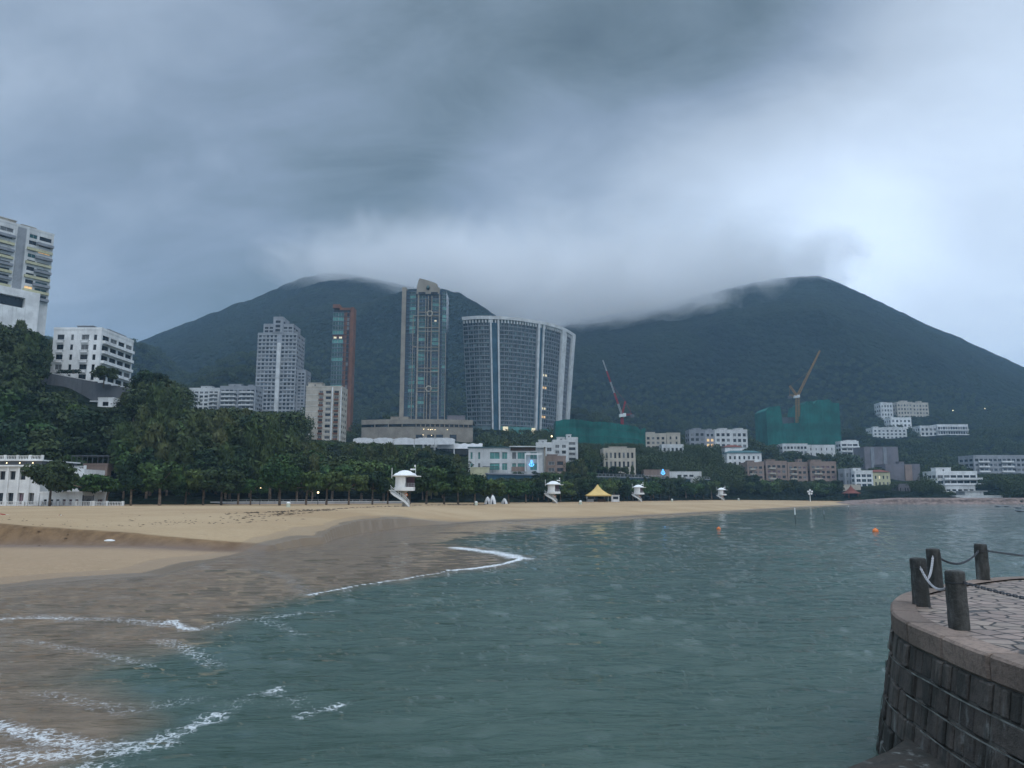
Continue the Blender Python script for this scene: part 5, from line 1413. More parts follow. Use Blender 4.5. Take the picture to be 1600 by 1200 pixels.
r5 = random.Random(5)
cand = []
for Yt in np.arange(160, 470, 4.5):
    step = 5.0
    x0 = (-100 - 800) / F * Yt; x1 = (1680 - 800) / F * Yt
    for xx in np.arange(x0, x1, step): cand.append((xx + r5.uniform(-2.2, 2.2), Yt + r5.uniform(-2, 2)))
ca = np.array(cand); cz = land_h(ca[:, 0], ca[:, 1])
bd = seg_dist(ca[:, 0], ca[:, 1], back + rock[1:])
ok = inside(ca[:, 0], ca[:, 1], land_back) & (bd > 7)
hy = np.full(2200, 2000.0)
fill = []; nfill = []; chosen = 0
order = np.argsort(ca[:, 1])
for i in order:
    if not ok[i]: continue
    x, y = ca[i]; z = float(cz[i]); px, pb = proj(x, y, z)
    if px < -120 or px > 1700 or in_footprint(x, y): continue
    if px < 190: kind = r5.choice(('tall', 'tall', 'broad', 'tall', 'feather'))
    elif px < 520: kind = r5.choice(('feather', 'feather', 'feather', 'tall', 'broad'))
    elif px < 760: kind = r5.choice(('feather', 'tall', 'broad', 'broad'))
    else: kind = r5.choice(('broad', 'broad', 'tall', 'feather'))
    hmax = r5.uniform(.68, 1.35) * (13.0 if px < 520 else 9.5 if px < 900 else 8.5)
    if kind == 'feather': hmax *= 1.15
    h = fit_height(x, y, z, hmax, KR[kind] * hmax / KH[kind], 2.6)
    if not h: 
        continue
    wd = 1.0 if h > .7 * hmax else min(1.5, .7 * hmax / h)
    sc = h / KH[kind]
    _, pt = proj(x, y, z + h); rx = KR[kind] * sc * F / y * .6
    a = int(max(0, px - rx + 200)); c = int(min(2199, px + rx + 201))
    vis = (hy[a:c] - pt)
    if len(vis) and vis.mean() > 3.0 and chosen < 255 and -30 < px < 1625:
        lab, gr = region(px, pt, kind)
        add_tree(kind, x, y, z - .3, sc, r5.uniform(0, 6.28), 'hillside_tree', lab, 'tree', gr, wd)
        hy[a:c] = np.minimum(hy[a:c], pt + (1.5)); chosen += 1
    elif y > 165 and (len(vis) and vis.mean() > -14): nfill.append((x, y, z, h * .96, wd))
print('trees', n_tree, chosen, len(nfill))

# the far wood: too many crowns to count, one object
r6 = np.random.RandomState(6)
far = []
for Yt in np.arange(474, 1000, 9.5):
    x0 = (-150 - 800) / F * Yt; x1 = (1750 - 800) / F * Yt
    for xx in np.arange(x0, x1, 9.0): far.append((xx + r6.uniform(-4, 4), Yt + r6.uniform(-4, 4)))
fa = np.array(far); fz = land_h(fa[:, 0], fa[:, 1])
fok = inside(fa[:, 0], fa[:, 1], land_back) & (seg_dist(fa[:, 0], fa[:, 1], rock) > 9)
for (x, y), z, o_ in zip(fa, fz, fok):
    if not o_ or in_footprint(x, y): continue
    h = fit_height(x, y, float(z), r6.uniform(5.5, 9.5), 4.0, 2.0)
    if h: fill.append((x, y, float(z), h, 1.0))
print('far crowns', len(fill))
cos = []
for lst, nl, lsz in ((fill, 190, .125), (nfill, 620, .055)):
    base = []
    for v in range(5):
        rb_ = random.Random(40 + v)
        bl = [(rb_.uniform(-.35, .35), rb_.uniform(-.35, .35), .55 + rb_.uniform(-.18, .22), rb_.uniform(.2, .34), rb_.uniform(.2, .34), rb_.uniform(.16, .26)) for _ in range(9)]
        base.append(leaves(nl, bl, lsz, 60 + v, shell=.7)[0])
    for k, (x, y, z, h, wd) in enumerate(lst):
        c = base[k % 5]; a = r6.uniform(0, 6.28); w_ = h * .95 * wd
        q = np.empty_like(c); q[:, 0] = (c[:, 0] * math.cos(a) - c[:, 1] * math.sin(a)) * w_ + x; q[:, 1] = (c[:, 0] * math.sin(a) + c[:, 1] * math.cos(a)) * w_ + y; q[:, 2] = c[:, 2] * h * 1.08 + z - .2
        cos.append(q)
cos = np.concatenate(cos)
me = np_mesh('forest', cos, np.arange(len(cos)).reshape(-1, 4), LEAF['dark'], smooth=False)
tag(link('forest', me), 'dark green wood of merged crowns covering the lower slopes behind the buildings', 'forest', kind='stuff')

# single trees standing free
for px, py, Yt, kind, hh, lab in ((162, 600, 221, 'broad', 6.5, 'round dark tree growing in front of the retaining wall at the corner block'),
                                  (231, 618, 228, 'broad', 9.0, 'rounded dark green treetop right of the white corner block')):
    p = W(px, py, Yt); add_tree(kind, p.x, Yt, p.z - .5, hh / KH[kind], 1.0, 'hillside_tree', lab, 'tree')
hd = thing('hedge', 'clipped dark hedge on top of the retaining wall before the corner block', 'hedge', (W(107, 585, 226).x, 226.5, W(107, 583, 226).z))
co, fc = leaves(1500, [(x_, 0, .6, 1.2, .5, .6) for x_ in np.arange(-3, 3.2, .8)], .22, 9, shell=.8)
link('foliage', np_mesh('foliage', co, fc, LEAF['dark'], smooth=False), hd)

# ================================================================ things on the beach
def lifeguard_tower(px, Yb, zb, s, label, flag=True):
    p = W(px, 780, Yb)
    t = thing('lifeguard_tower', label, 'lifeguard tower', (p.x, Yb, zb), 0, 'lifeguard towers along the beach'); t.scale = (s, s, s)
    return t
def lg_parts():
    P = []
    def A(n, mb, m, sm=False, par=None): P.append((n, mb.mesh(n, m, sm), par)); return len(P) - 1
    mb = MB(); mb.lathe([(.55, -.8), (.55, .25), (.40, .35), (.38, 2.7), (.75, 3.05)], 20); A('column', mb, [MT['cream']], True)
    mb = MB()
    mb.lathe([(1.5, 3.02), (1.95, 3.08), (1.98, 3.75), (1.86, 3.75), (1.84, 3.2), (.1, 3.18)], 28); 
    mb.box(-.2, 2.0, -1.98, -1.8, 3.05, 3.72); A('platform', mb, [MT['paint']])
    mb = MB(); n = 16     # closed rear and left side of the cabin, half round
    for k in range(n):
        a0 = R(80) + R(200) * k / n; a1 = R(80) + R(200) * (k + 1) / n
        mb.quad([(1.8 * math.cos(a0), 1.8 * math.sin(a0), 3.2), (1.8 * math.cos(a0), 1.8 * math.sin(a0), 5.75), (1.8 * math.cos(a1), 1.8 * math.sin(a1), 5.75), (1.8 * math.cos(a1), 1.8 * math.sin(a1), 3.2)])
        mb.quad([(1.68 * math.cos(a0), 1.68 * math.sin(a0), 3.2), (1.68 * math.cos(a1), 1.68 * math.sin(a1), 3.2), (1.68 * math.cos(a1), 1.68 * math.sin(a1), 5.75), (1.68 * math.cos(a0), 1.68 * math.sin(a0), 5.75)])
    for ang in (80, 280): a0 = R(ang); mb.box(1.74 * math.cos(a0) - .08, 1.74 * math.cos(a0) + .08, 1.74 * math.sin(a0) - .08, 1.74 * math.sin(a0) + .08, 3.2, 5.75)
    A('cabin_wall', mb, [MT['paint']], False)
    mb = MB(); mb.box(.2, 1.7, .9, 1.0, 3.25, 5.6); mb.box(.3, 1.2, -.4, .3, 3.2, 3.9); A('cabin_interior', mb, [MT['pinkdark']], False, 2)
    mb = MB(); 
    for k in range(9):
        a0 = R(-80) + R(150) * k / 8; mb.tube((1.88 * math.cos(a0), 1.88 * math.sin(a0), 3.75), (1.88 * math.cos(a0), 1.88 * math.sin(a0), 4.45), .03, .03, 5)
        if k < 8:
            a1 = R(-80) + R(150) * (k + 1) / 8
            for zz in (4.1, 4.45): mb.tube((1.88 * math.cos(a0), 1.88 * math.sin(a0), zz), (1.88 * math.cos(a1), 1.88 * math.sin(a1), zz), .035, .035, 5)
    A('railing', mb, [MT['metal']], False, 1)
    mb = MB(); mb.lathe([(.2, 5.72), (2.15, 5.74), (2.3, 5.84), (2.22, 6.0), (1.75, 6.38), (1.5, 6.42), (1.1, 6.72), (.5, 6.9), (.05, 6.95)], 28); A('roof', mb, [MT['paint']], True)
    mb = MB(); mb.box(.8, 3.0, -.9, .9, 5.70, 5.86); A('visor', mb, [MT['paint']], False, 5)
    # curved stair: from the landing on the left sweeping down to the foot of the column
    mb = MB(); tr = MB(); n = 18; prev = None
    for k in range(n + 1):
        u = k / n; ang = R(175) + R(118) * u; rad = 2.75 - 1.35 * u ** 1.5 if True else 0
        x = rad * math.cos(ang) * (1 - .3 * u) + .75 * u; y = rad * math.sin(ang) * .8 ; z = 3.15 * (1 - u) ** .8
        cur = (Vector((x, y, z)), Vector((x * .72 + .1, y * .62, z)))
        if prev:
            for j, (pa, pb_) in enumerate(zip(prev, cur)):
                mb.quad([pa - Vector((0, 0, .32)), pb_ - Vector((0, 0, .32)), pb_ + Vector((0, 0, .14)), pa + Vector((0, 0, .14))])
                mb.quad([pa - Vector((.06, .06, .32)), pa + Vector((-.06, -.06, .14)), pb_ + Vector((-.06, -.06, .14)), pb_ - Vector((.06, .06, .32))])
                mb.tube(pa + Vector((0, 0, .95)), pb_ + Vector((0, 0, .95)), .035, .035, 5); mb.tube(pa + Vector((0, 0, .55)), pb_ + Vector((0, 0, .55)), .022, .022, 4)
                if k % 2 == 0: mb.tube(pb_, pb_ + Vector((0, 0, .95)), .025, .025, 4)
            mb.quad([prev[0], cur[0], cur[1], prev[1]])
        prev = cur
    mb.box(-2.9, -1.7, -.55, .5, 3.05, 3.18); A('spiral_stair', mb, [MT['paint']])
    mb = MB(); mb.tube((2.0, 0, 5.9), (2.0, 0, 8.0), .045, .03, 6); mb.box(1.75, 2.0, -.03, .03, 7.55, 7.95); mb.box(1.0, 2.0, -.04, .04, 6.95, 7.25); A('flag_pole', mb, [MT['paint']])
    mb = MB(); mb.tube((-2.5, 0, 5.4), (-2.5, 0, 7.4), .06, .06, 6); mb.box(-2.5, -1.6, -.05, .05, 5.8, 5.9); A('loudspeaker_mast', mb, [MT['paint']])
    mb = MB(); mb.tube((.42, -.5, 2.3), (.42, -.62, 2.3), .32, .32, 14); mb.tube((.42, -.6, 2.3), (.42, -.64, 2.3), .17, .17, 12, 1); A('life_ring', mb, [MT['orange'], MT['paint']])
    return P
LGP = lg_parts()
for px, Yb, zb, s, lab in ((632, 138, 2.0, .97, 'nearest and largest white lifeguard tower with spiral stair'), (865, 218, 1.75, .95, 'second nearest white lifeguard tower, left of the yellow tent'),
                           (998, 282, 1.75, .93, 'third white lifeguard tower, right of the yellow tent'), (1128, 363, 1.5, .93, 'smallest and farthest white lifeguard tower')):
    t = lifeguard_tower(px, Yb, zb, s, lab)
    ob = []
    for nme, me, par in LGP: ob.append(link(nme, me, t if par is None else ob[par]))

t = thing('event_tent', 'yellow peaked tent at the back of the beach', 'tent', (W(934, 780, 262).x, 262, 2.0))
mb = MB(); pr = [(4.3, 2.35), (3.3, 2.75), (2.3, 3.45), (1.35, 4.4), (.6, 5.3), (.12, 6.0)]; n = 24
def sq(k, r_): a = 2 * math.pi * k / n; c, s_ = math.cos(a), math.sin(a); q = max(abs(c), abs(s_)); f_ = 1 / q if r_ > 1.5 else 1 / q * .3 + .7; return (r_ * c * f_, r_ * s_ * f_)
for (r0, z0), (r1, z1) in zip(pr[:-1], pr[1:]):
    for k in range(n): mb.quad([(*sq(k, r0), z0), (*sq(k + 1, r0), z0), (*sq(k + 1, r1), z1), (*sq(k, r1), z1)])
for k in range(n): mb.quad([(*sq(k, 4.3), 1.95), (*sq(k + 1, 4.3), 1.95), (*sq(k + 1, 4.3), 2.35), (*sq(k, 4.3), 2.35)])
mb.build('canopy', MT['tentyel'], t)
for sx in (-4.2, 4.2):
    for sy in (-4.2, 4.2): q = MB(); q.tube((sx, sy, -.2), (sx, sy, 2.3), .06, .06, 6); q.build('pole', MT['paint'], t)
for x_, w_, m_, lab, nm in ((-2.6, 2.2, 'canvas', 'white covered table inside the yellow tent at left', 'table'), (1.2, 3.0, 'brown', 'brown counter inside the yellow tent at right', 'counter')):
    o = thing(nm, lab, nm, (t.location.x + x_, 261, 2.0)); q = MB(); q.box(-w_ / 2, w_ / 2, -.4, .4, .86, .95); q.box(-w_ / 2 + .08, w_ / 2 - .08, -.34, .34, 0, .86); q.build('top', MT[m_], o)
o = thing('booth', 'small white booth attached right of the yellow tent', 'booth', (t.location.x + 6.2, 262.5, 2.0))
mb = MB(); mb.box(-1.3, 1.3, -1, 1, 0, 2.2); mb.build('walls', MT['canvas'], o); mb = MB(); mb.box(-1.5, 1.5, -1.2, 1.2, 2.2, 2.35); mb.build('roof', MT['canvas'], o); mb = MB(); mb.box(-.9, .9, -1.05, -1, .9, 1.8); mb.build('hatch', MT['glass'], o)

def litter_bin(px, Yb, s, lab):
    o = thing('litter_bin', lab, 'bin', (W(px, 780, Yb).x, Yb, float(beach_h(np.array([W(px, 780, Yb).x]), np.array([float(Yb)]))[0][0]) - .03), 0, 'pale bins standing on the sand'); o.scale = (s, s, s)
    q = MB(); q.lathe([(.42, 0), (.38, .75), (.40, .78)], 14); q.build('body', MT['binc'], o)
    q = MB(); q.lathe([(.43, .78), (.40, .9), (.25, 1.05), (.05, 1.1)], 14); q.build('lid', MT['paint'], o)
litter_bin(451, 128, .85, 'nearest pale bin on the sand below the round ball tree')
litter_bin(744, 176, .9, 'white bin on the sand between the first two lifeguard towers')
litter_bin(907, 205, 1.0, 'pale green bin on the sand just left of the yellow tent')
litter_bin(1050, 290, .95, 'small white bin on the sand between the third and fourth lifeguard towers')
litter_bin(1154, 350, 1.0, 'tiny white bin right of the farthest lifeguard tower')
for k, (px, Yb, hh, lab) in enumerate(((762, 192, 1.9, 'left white cone tent under the beach trees'), (770, 191, 2.3, 'right taller white cone tent under the beach trees'), (788, 198, 1.5, 'small white canvas tent right of the two cone tents'))):
    o = thing('beach_tent', lab, 'tent', (W(px, 780, Yb).x, Yb, 1.95)); q = MB(); q.lathe([(.95, 0), (.8, hh * .4), (.45, hh * .8), (.08, hh)], 8); q.build('canvas', MT['canvas'], o)
    q = MB(); q.quad([(-.22, -.95, .02), (.22, -.95, .02), (0, -.72, hh * .55)]); q.build('opening', MT['glass'], o)

# fence and lamps behind the trees
o = thing('beach_railing', 'long grey metal railing behind the left beach trees', 'fence', (-66, 180, 2.0), R(22))
mb = MB()
for k in range(40): mb.tube((-32 + k * 1.7, 0, -.3), (-32 + k * 1.7, 0, 1.1), .035, .035, 5)
for zz in (.4, .75, 1.1): mb.tube((-32, 0, zz), (34.3, 0, zz), .03, .03, 5)
mb.build('rails', MT['metal'], o)
o = thing('low_wall', 'low pale wall between sand and promenade behind the ball tree', 'wall', (-50, 183, 2.0), R(26))
mb = MB(); mb.box(-22, 26, 0, .4, -.5, .55); mb.box(-22.1, 26.1, -.08, .48, .55, .68, 1); mb.build('wall_face', [MT['grey'], MT['offwhite']], o)
for px, py, Yb, lab in ((407, 765, 158, 'lit street lamp glowing left of the round ball tree'), (497, 771, 164, 'lit lamp glowing low under the bright green spreading trees'), (1120, 757, 388, 'small lit lamp above the farthest lifeguard tower')):
    p = W(px, py, Yb); o = thing('street_lamp', lab, 'street lamp', (p.x, Yb, 2.0)); h = p.z - 2.0
    q = MB(); q.tube((0, 0, -.5), (0, 0, h), .07, .05, 8); q.build('pole', MT['dmetal'], o)
    q = MB(); q.lathe([(.05, h), (.2, h + .12), (.2, h + .3), (.05, h + .42)], 10); q.build('lamp_globe', MT['lamp'], o)
for px, py, Yb, lab in ((1539, 639, 900, 'white lamp glowing alone high on the right hillside'), (1489, 642, 900, 'dim yellow lamp on the hillside right of the pale blocks'), (789, 693, 420, 'lamp glowing among trees below the curved tower entrance'), (862, 683, 440, 'lamp glowing at the foot of the curved tower fins')):
    p = W(px, py, Yb); zg = float(land_h(np.array([p.x]), np.array([float(Yb)]))[0]); o = thing('hillside_lamp', lab, 'street lamp', (p.x, Yb, min(zg, p.z - 2))); h = p.z - o.location.z
    q = MB(); q.tube((0, 0, -1), (0, 0, h), .12, .1, 6); q.build('pole', MT['dmetal'], o)
    q = MB(); q.lathe([(.1, h), (.45, h + .3), (.45, h + .7), (.1, h + 1)], 8); q.build('lamp_globe', MT['lamp'], o)
# floodlight mast near the end of the sand
o = thing('floodlight_mast', 'white mast with a cluster of lamps near the far end of the sand', 'mast', (W(1266, 780, 372).x, 372, 1.6))
q = MB(); q.tube((0, 0, -.5), (0, 0, 5.4), .22, .16, 8); q.build('pole', MT['paint'], o)
for a in range(5):
    q = MB(); x_ = 1.0 * math.cos(R(72 * a + 20)); z_ = 4.3 + .95 * math.sin(R(72 * a + 20)); q.tube((x_, -.5, z_), (x_, .1, z_), .5, .3, 10); q.tube((0, .1, 4.3), (x_, .1, z_), .08, .08, 5); q.build('floodlight', MT['canvas'], o)
# buoys, marker poles, rafts
for px, py, s, lab in ((1368, 831, 1.0, 'orange buoy nearest to the stone bollards'), (1123, 827, .75, 'smaller orange buoy in the middle of the bay')):
    p = G(px, py); o = thing('buoy', lab, 'buoy', (p.x, p.y, -.05)); o.scale = (s, s, s)
    q = MB(); q.lathe([(.08, -.3), (.28, -.1), (.34, .12), (.26, .34), (.08, .42), (.05, .5)], 14); q.build('float', MT['orange'], o, True)
    q = MB(); q.tube((0, 0, .48), (0, 0, .6), .05, .05, 6); q.build('ring', MT['dmetal'], o)
for px, py, hh, lab in ((1243, 818, 2.3, 'white topped marker pole standing in the water off the sand tip'), (1288, 812, 1.6, 'thin dark marker pole in the water right of the white topped one'), (1326, 795, 1.0, 'tiny pale marker near the rocky shore')):
    p = G(px, py); o = thing('marker_pole', lab, 'marker pole', (p.x, p.y, 0))
    q = MB(); q.tube((0, 0, -1), (0, 0, hh * .55), .06, .05, 8); q.build('pole', MT['dmetal'], o)
    q = MB(); q.tube((0, 0, hh * .55), (0, 0, hh), .09, .07, 8); q.build('top_mark', MT['paint' if hh != 1.6 else 'slate'], o)
for px, py, w_, lab in ((1600, 794, 5.5, 'dark swimming raft cut by the right edge, the farther one'), (1603, 799.5, 4.0, 'dark swimming raft cut by the right edge, the nearer one'), (1566, 791.5, 4.5, 'thin grey raft lying farther out left of the dark rafts')):
    p = G(px, py); o = thing('swimming_raft', lab, 'raft', (p.x, p.y, 0))
    q = MB(); q.box(-w_ / 2, w_ / 2, -1.2, 1.2, .15, .35); q.build('deck', MT['slate'], o)
    for sx in (-1, 1): q = MB(); q.tube((sx * w_ * .35, -1.1, .05), (sx * w_ * .35, 1.1, .05), .22, .22, 8); q.build('float', MT['dmetal'], o)
# red and white tape on the upper sand
o = thing('barrier_tape', 'red and white barrier tape drooping between thin sticks on the sand above the bank', 'tape', (0, 0, 0))
tp = [W(-40, 800, 78), W(0, 803, 78), W(18, 805.5, 78), W(45, 807, 78), W(88, 806, 77), W(94, 805, 77), W(110, 808, 75), W(140, 812, 74), W(165, 814, 74), W(184, 811.5, 73)]
mw = MB()
for a, c in zip(tp[:-1], tp[1:]):
    n = max(2, int((c - a).length / .45))
    for k in range(n):
        p = a + (c - a) * k / n; q_ = a + (c - a) * (k + 1) / n
        mw.quad([p - Vector((0, 0, .05)), q_ - Vector((0, 0, .05)), q_ + Vector((0, 0, .05)), p + Vector((0, 0, .05))], k % 2 if a.x > tp[4].x - 1 else int(k % 5 == 0))
mw.build('tape', [MT['paint'], MT['red']], o)
for p in (tp[0], tp[5], tp[9]):
    q = MB(); gz = float(beach_h(np.array([p.x]), np.array([p.y]))[0][0]); q.tube((p.x, p.y, gz - .3), (p.x, p.y, p.z + .15), .025, .02, 6); q.build('stick', MT['dmetal'], o)
# seaweed and litter lines left by the tide
r8 = random.Random(8); mb = MB()
def bits(pts, n, spread, s0, s1):
    for _ in range(n):
        k = r8.randrange(len(pts) - 1); a, c = pts[k], pts[k + 1]; u = r8.random()
        px = a[0] + (c[0] - a[0]) * u + r8.gauss(0, spread * 3); py = a[1] + (c[1] - a[1]) * u + r8.gauss(0, spread)
        p = G(px, py, 1.6); gz = float(beach_h(np.array([p.x]), np.array([p.y]))[0][0]); p = G(px, py, gz); 
        gz = float(beach_h(np.array([p.x]), np.array([p.y]))[0][0])
        if gz < .1: continue
        s = r8.uniform(s0, s1); an = r8.uniform(0, 3.14); m_ = r8.randrange(4); P = []
        for q in range(m_ + 4): t_ = 2 * math.pi * q / (m_ + 4); rr_ = s * r8.uniform(.5, 1); P.append((p.x + rr_ * 1.9 * math.cos(t_) * math.cos(an) - rr_ * .6 * math.sin(t_) * math.sin(an), p.y + rr_ * 1.9 * math.cos(t_) * math.sin(an) + rr_ * .6 * math.sin(t_) * math.cos(an), gz + .05))
        i = len(mb.v); nn = len(P); mb.v += P; mb.v.append((p.x, p.y, gz + .05 + s * .35)); 
        for q in range(nn): mb.f.append((i + q, i + (q + 1) % nn, i + nn)); mb.mi.append(0)
bits([(420, 824), (560, 818), (700, 812), (760, 811)], 300, .8, .08, .28)
bits([(360, 826), (450, 830), (520, 828)], 200, 3.0, .08, .26)
bits([(0, 812), (200, 815), (380, 824)], 60, 4, .05, .14)
bits([(180, 808), (330, 812), (470, 818)], 60, 3, .05, .16)
bits([(900, 795), (1000, 796), (1100, 795)], 90, .6, .1, .3)
bits([(20, 880), (150, 876), (300, 866), (250, 868)], 16, 6, .05, .13)
o = mb.build('seaweed_debris', mat('dried_seaweed', (.05, .035, .022), scale=3)); tag(o, 'dark scattered seaweed and drift litter in lines on the sand', 'seaweed', kind='stuff')
for px, py, mm, lab, s in ((171, 846, 'paint', 'small white piece of litter on the wet foot of the sand bank', .22), (257, 869, 'dmetal', 'small dark lump of drift wood on the lower sand', .14), (702, 811, 'orange', 'reddish float lying on the tide line right of the first lifeguard tower', .4)):
    p = G(px, py, .5 if py > 830 else 1.7); gz = float(beach_h(np.array([p.x]), np.array([p.y]))[0][0]); p = G(px, py, gz)
    q = MB(); q.lathe([(s * .5, 0), (s, s * .3), (s * .9, s * .7), (s * .3, s)], 7); o = q.build('beach_litter', MT[mm], None, True); o.location = (p.x, p.y, gz - .02); o.scale = (1.5, .8, .6); tag(o, lab, 'litter')
# embankment along the far shore
rk = [(160, 354), (176, 371)] + rock[:6]
mb = MB(); r9 = random.Random(9)
pts = []
for (xa, ya), (xb, yb) in zip(rk[:-1], rk[1:]):
    n = max(2, int(math.hypot(xb - xa, yb - ya) / 3))
    for k in range(n): pts.append((xa + (xb - xa) * k / n, ya + (yb - ya) * k / n))
pts.append(rk[-1]); prof = [(-3.0, -1), (-1.2, .4), (.0, 1.2), (.6, 2.3), (2.5, 3.0), (9, 3.1)]
gridp = []
for k, (x, y) in enumerate(pts):
    a = pts[max(0, k - 1)]; c = pts[min(len(pts) - 1, k + 1)]; d = Vector((c[0] - a[0], c[1] - a[1])).normalized(); nx, ny = -d.y, d.x
    f_ = min(1, k / 14 + .12)
    gridp.append([(x + nx * (o_ + r9.uniform(-.5, .5)), y + ny * (o_ + r9.uniform(-.4, .4)), (z_ * f_ if z_ > 0 else z_) + r9.uniform(-.25, .25) * (z_ < 2.5)) for o_, z_ in prof])
for k in range(len(gridp) - 1):
    for j in range(len(prof) - 1): mb.quad([gridp[k][j], gridp[k + 1][j], gridp[k + 1][j + 1], gridp[k][j + 1]])
o = mb.build('shore_embankment', mat('rocky_embankment', (.20, .15, .13), var=.5, scale=.5, bump=1.0, bscale=1.2)); tag(o, kind='structure')
# ================================================================ the stone promenade at the right
ZP = G(1440, 948, CZ - 1.76).z            # paving level
edge_px = [(1402, 962.5), (1396.6, 950), (1402, 937), (1423, 927)]
base_line = [(5.30, -8.0), (5.28, 0.0), (5.30, 6.0), (5.32, 8.6)]
mid_ = [tuple(G(px, py, ZP)[:2]) for px, py in ((1467, 993.6), (1426, 976.8), (1402, 962.6), (1396.6, 950), (1402, 937), (1423, 927))]
tail_ = [tuple(G(1478, 915, ZP)[:2]), tuple(G(1540, 906.5, ZP)[:2]), tuple(G(1600, 903, ZP)[:2]), (14.5, 16.8), (20, 17.2), (34, 17.4)]
ctrl_pts = base_line + mid_ + tail_
cv = catm([tuple(p) for p in ctrl_pts], 10)
L_ = [0.0]
for a, c in zip(cv[:-1], cv[1:]): L_.append(L_[-1] + float(np.hypot(*(c - a))))
def E(s, off=0.0):
    x = np.interp(s, L_, [p[0] for p in cv]); y = np.interp(s, L_, [p[1] for p in cv])
    x2 = np.interp(s + .15, L_, [p[0] for p in cv]); y2 = np.interp(s + .15, L_, [p[1] for p in cv]); x1 = np.interp(s - .15, L_, [p[0] for p in cv]); y1 = np.interp(s - .15, L_, [p[1] for p in cv])
    d = Vector((x2 - x1, y2 - y1)); d = d.normalized() if d.length > 0 else Vector((0, 1))
    n = Vector((-d.y, d.x))                       # outwards, to the water (left of travel)
    return Vector((x + n.x * off, y + n.y * off))
LS = L_[-1]
def stone(mb, s0, s1, o0, o1, z0, z1, jit, r_, batt=0.0, nseg=3, bev=.02):
    """one block of the curved wall, with worn edges; o0 inner, o1 outer offset"""
    j = r_.uniform(-jit, jit)
    rows = [(o0, z0), (o1 + j + batt * (ZP - z0), z0), (o1 + j + bev * 0 + batt * (ZP - z0 - bev) + 0, z0 + bev * .2), (o1 + j + batt * (ZP - z1 + bev), z1 - bev), (o1 + j - bev + batt * (ZP - z1), z1), (o0, z1)]
    rows[1] = (rows[1][0] - bev, z0); rows[2] = (rows[2][0], z0 + bev)
    i = len(mb.v); m_ = len(rows)
    ss = [s0, s0 + bev] + [s0 + (s1 - s0) * k / nseg for k in range(1, nseg)] + [s1 - bev, s1]
    for q, s in enumerate(ss):
        for k, (o_, z_) in enumerate(rows):
            inset = bev if (q in (0, len(ss) - 1) and 0 < k < m_ - 1) else 0
            p = E(s, o_ - inset); mb.v.append((p.x, p.y, z_))
    for q in range(len(ss) - 1):
        for k in range(m_ - 1): a = i + q * m_ + k; mb.f.append((a, a + 1, a + m_ + 1, a + m_)); mb.mi.append(0)
    mb.f.append(tuple(i + k for k in range(m_))[::-1]); mb.mi.append(0)
    a = i + (len(ss) - 1) * m_; mb.f.append(tuple(a + k for k in range(m_))); mb.mi.append(0)
r3 = random.Random(21)
def stone_mat(name, c1, c2, wetline=True, stain=True):
    m, b, bs = new_mat(name)
    g = b.n('ShaderNodeNewGeometry'); pos = g.outputs['Position']
    n1 = b.noise(pos, 1.1, 5, 0.65); n2 = b.noise(pos, 14, 5, 0.7); n3 = b.noise(pos, 60, 3, 0.7)
    c = b.mix(b.mr(n1, .3, .7), c1, c2)
    h = b.n('ShaderNodeHueSaturation'); b.lk(c, h.inputs['Color']); b.lk(b.mr(g.outputs['Random Per Island'], 0, 1, .68, 1.28, False), h.inputs['Value'])
    c = h.outputs[0]
    c = b.mix(b.m('MULTIPLY', b.mr(n2, .42, .72), .55), c, tuple(x * .35 for x in c1))
    c = b.mix(b.m('MULTIPLY', b.mr(n3, .5, .8), .35), c, tuple(min(1, x * 1.7) for x in c2))
    if stain:
        mp = b.n('ShaderNodeMapping'); b.lk(pos, mp.inputs[0]); mp.inputs['Scale'].default_value = (2.2, 2.2, .5)
        s = b.noise(mp.outputs[0], 1.9, 6, .7)
        c = b.mix(b.m('MULTIPLY', b.mr(s, .56, .70), .8), c, (.22, .24, .23))   # lime runs
        c = b.mix(b.m('MULTIPLY', b.mr(b.noise(mp.outputs[0], 2.2, 4, .6), .48, .62), .7), c, (.014, .017, .014))  # algae
    b.lk(c, bs.inputs['Base Color']); bs.inputs['Roughness'].default_value = .8
    bp = b.n('ShaderNodeBump'); bp.inputs['Strength'].default_value = .9; bp.inputs['Distance'].default_value = .03
    b.lk(b.m('ADD', n2, b.m('MULTIPLY', n3, .4)), bp.inputs['Height']); b.lk(bp.outputs[0], bs.inputs['Normal'])
    return m
M_cop = stone_mat('granite_coping', (.15, .115, .092), (.24, .18, .145), stain=False)
M_wall = stone_mat('weathered_granite', (.055, .048, .042), (.10, .088, .075))
M_low = stone_mat('algae_dark_granite', (.022, .022, .018), (.045, .038, .030))
M_mort = mat('pale_mortar', (.10, .10, .09), var=.5, scale=3, bump=.5)
t = thing('sea_wall', 'curved stone sea wall with granite coping at the right of the photo', 'sea wall', (0, 0, 0))
mb = MB(); s = 0.0; HC = .27
while s < LS - .2:
    ln = r3.uniform(1.0, 1.35); s1 = min(LS, s + ln); stone(mb, s + .013, s1 - .013, -.32, .05, ZP - HC, ZP + .03, .008, r3, 0, 8, .03); s = s1
mb.build('coping', M_cop, t)
hc = .31; nz = int((ZP + 1.3 - HC) / hc)
mb = MB(); lowm = MB()
for k in range(nz):
    z1 = ZP - HC - .015 - k * hc; z0 = z1 - hc + .018; s = r3.uniform(-.4, 0)
    tgt = mb if z1 > .75 else lowm
    while s < LS:
        ln = r3.uniform(.13, .27) if k % 2 == 0 else r3.uniform(.16, .34)
        s0 = max(0, s); s1 = min(LS, s + ln)
        if s1 - s0 > .1: stone(tgt, s0 + .009, s1 - .009, -.3, .0, z0, z1, .028, r3, .17, 2, .02)
        s += ln
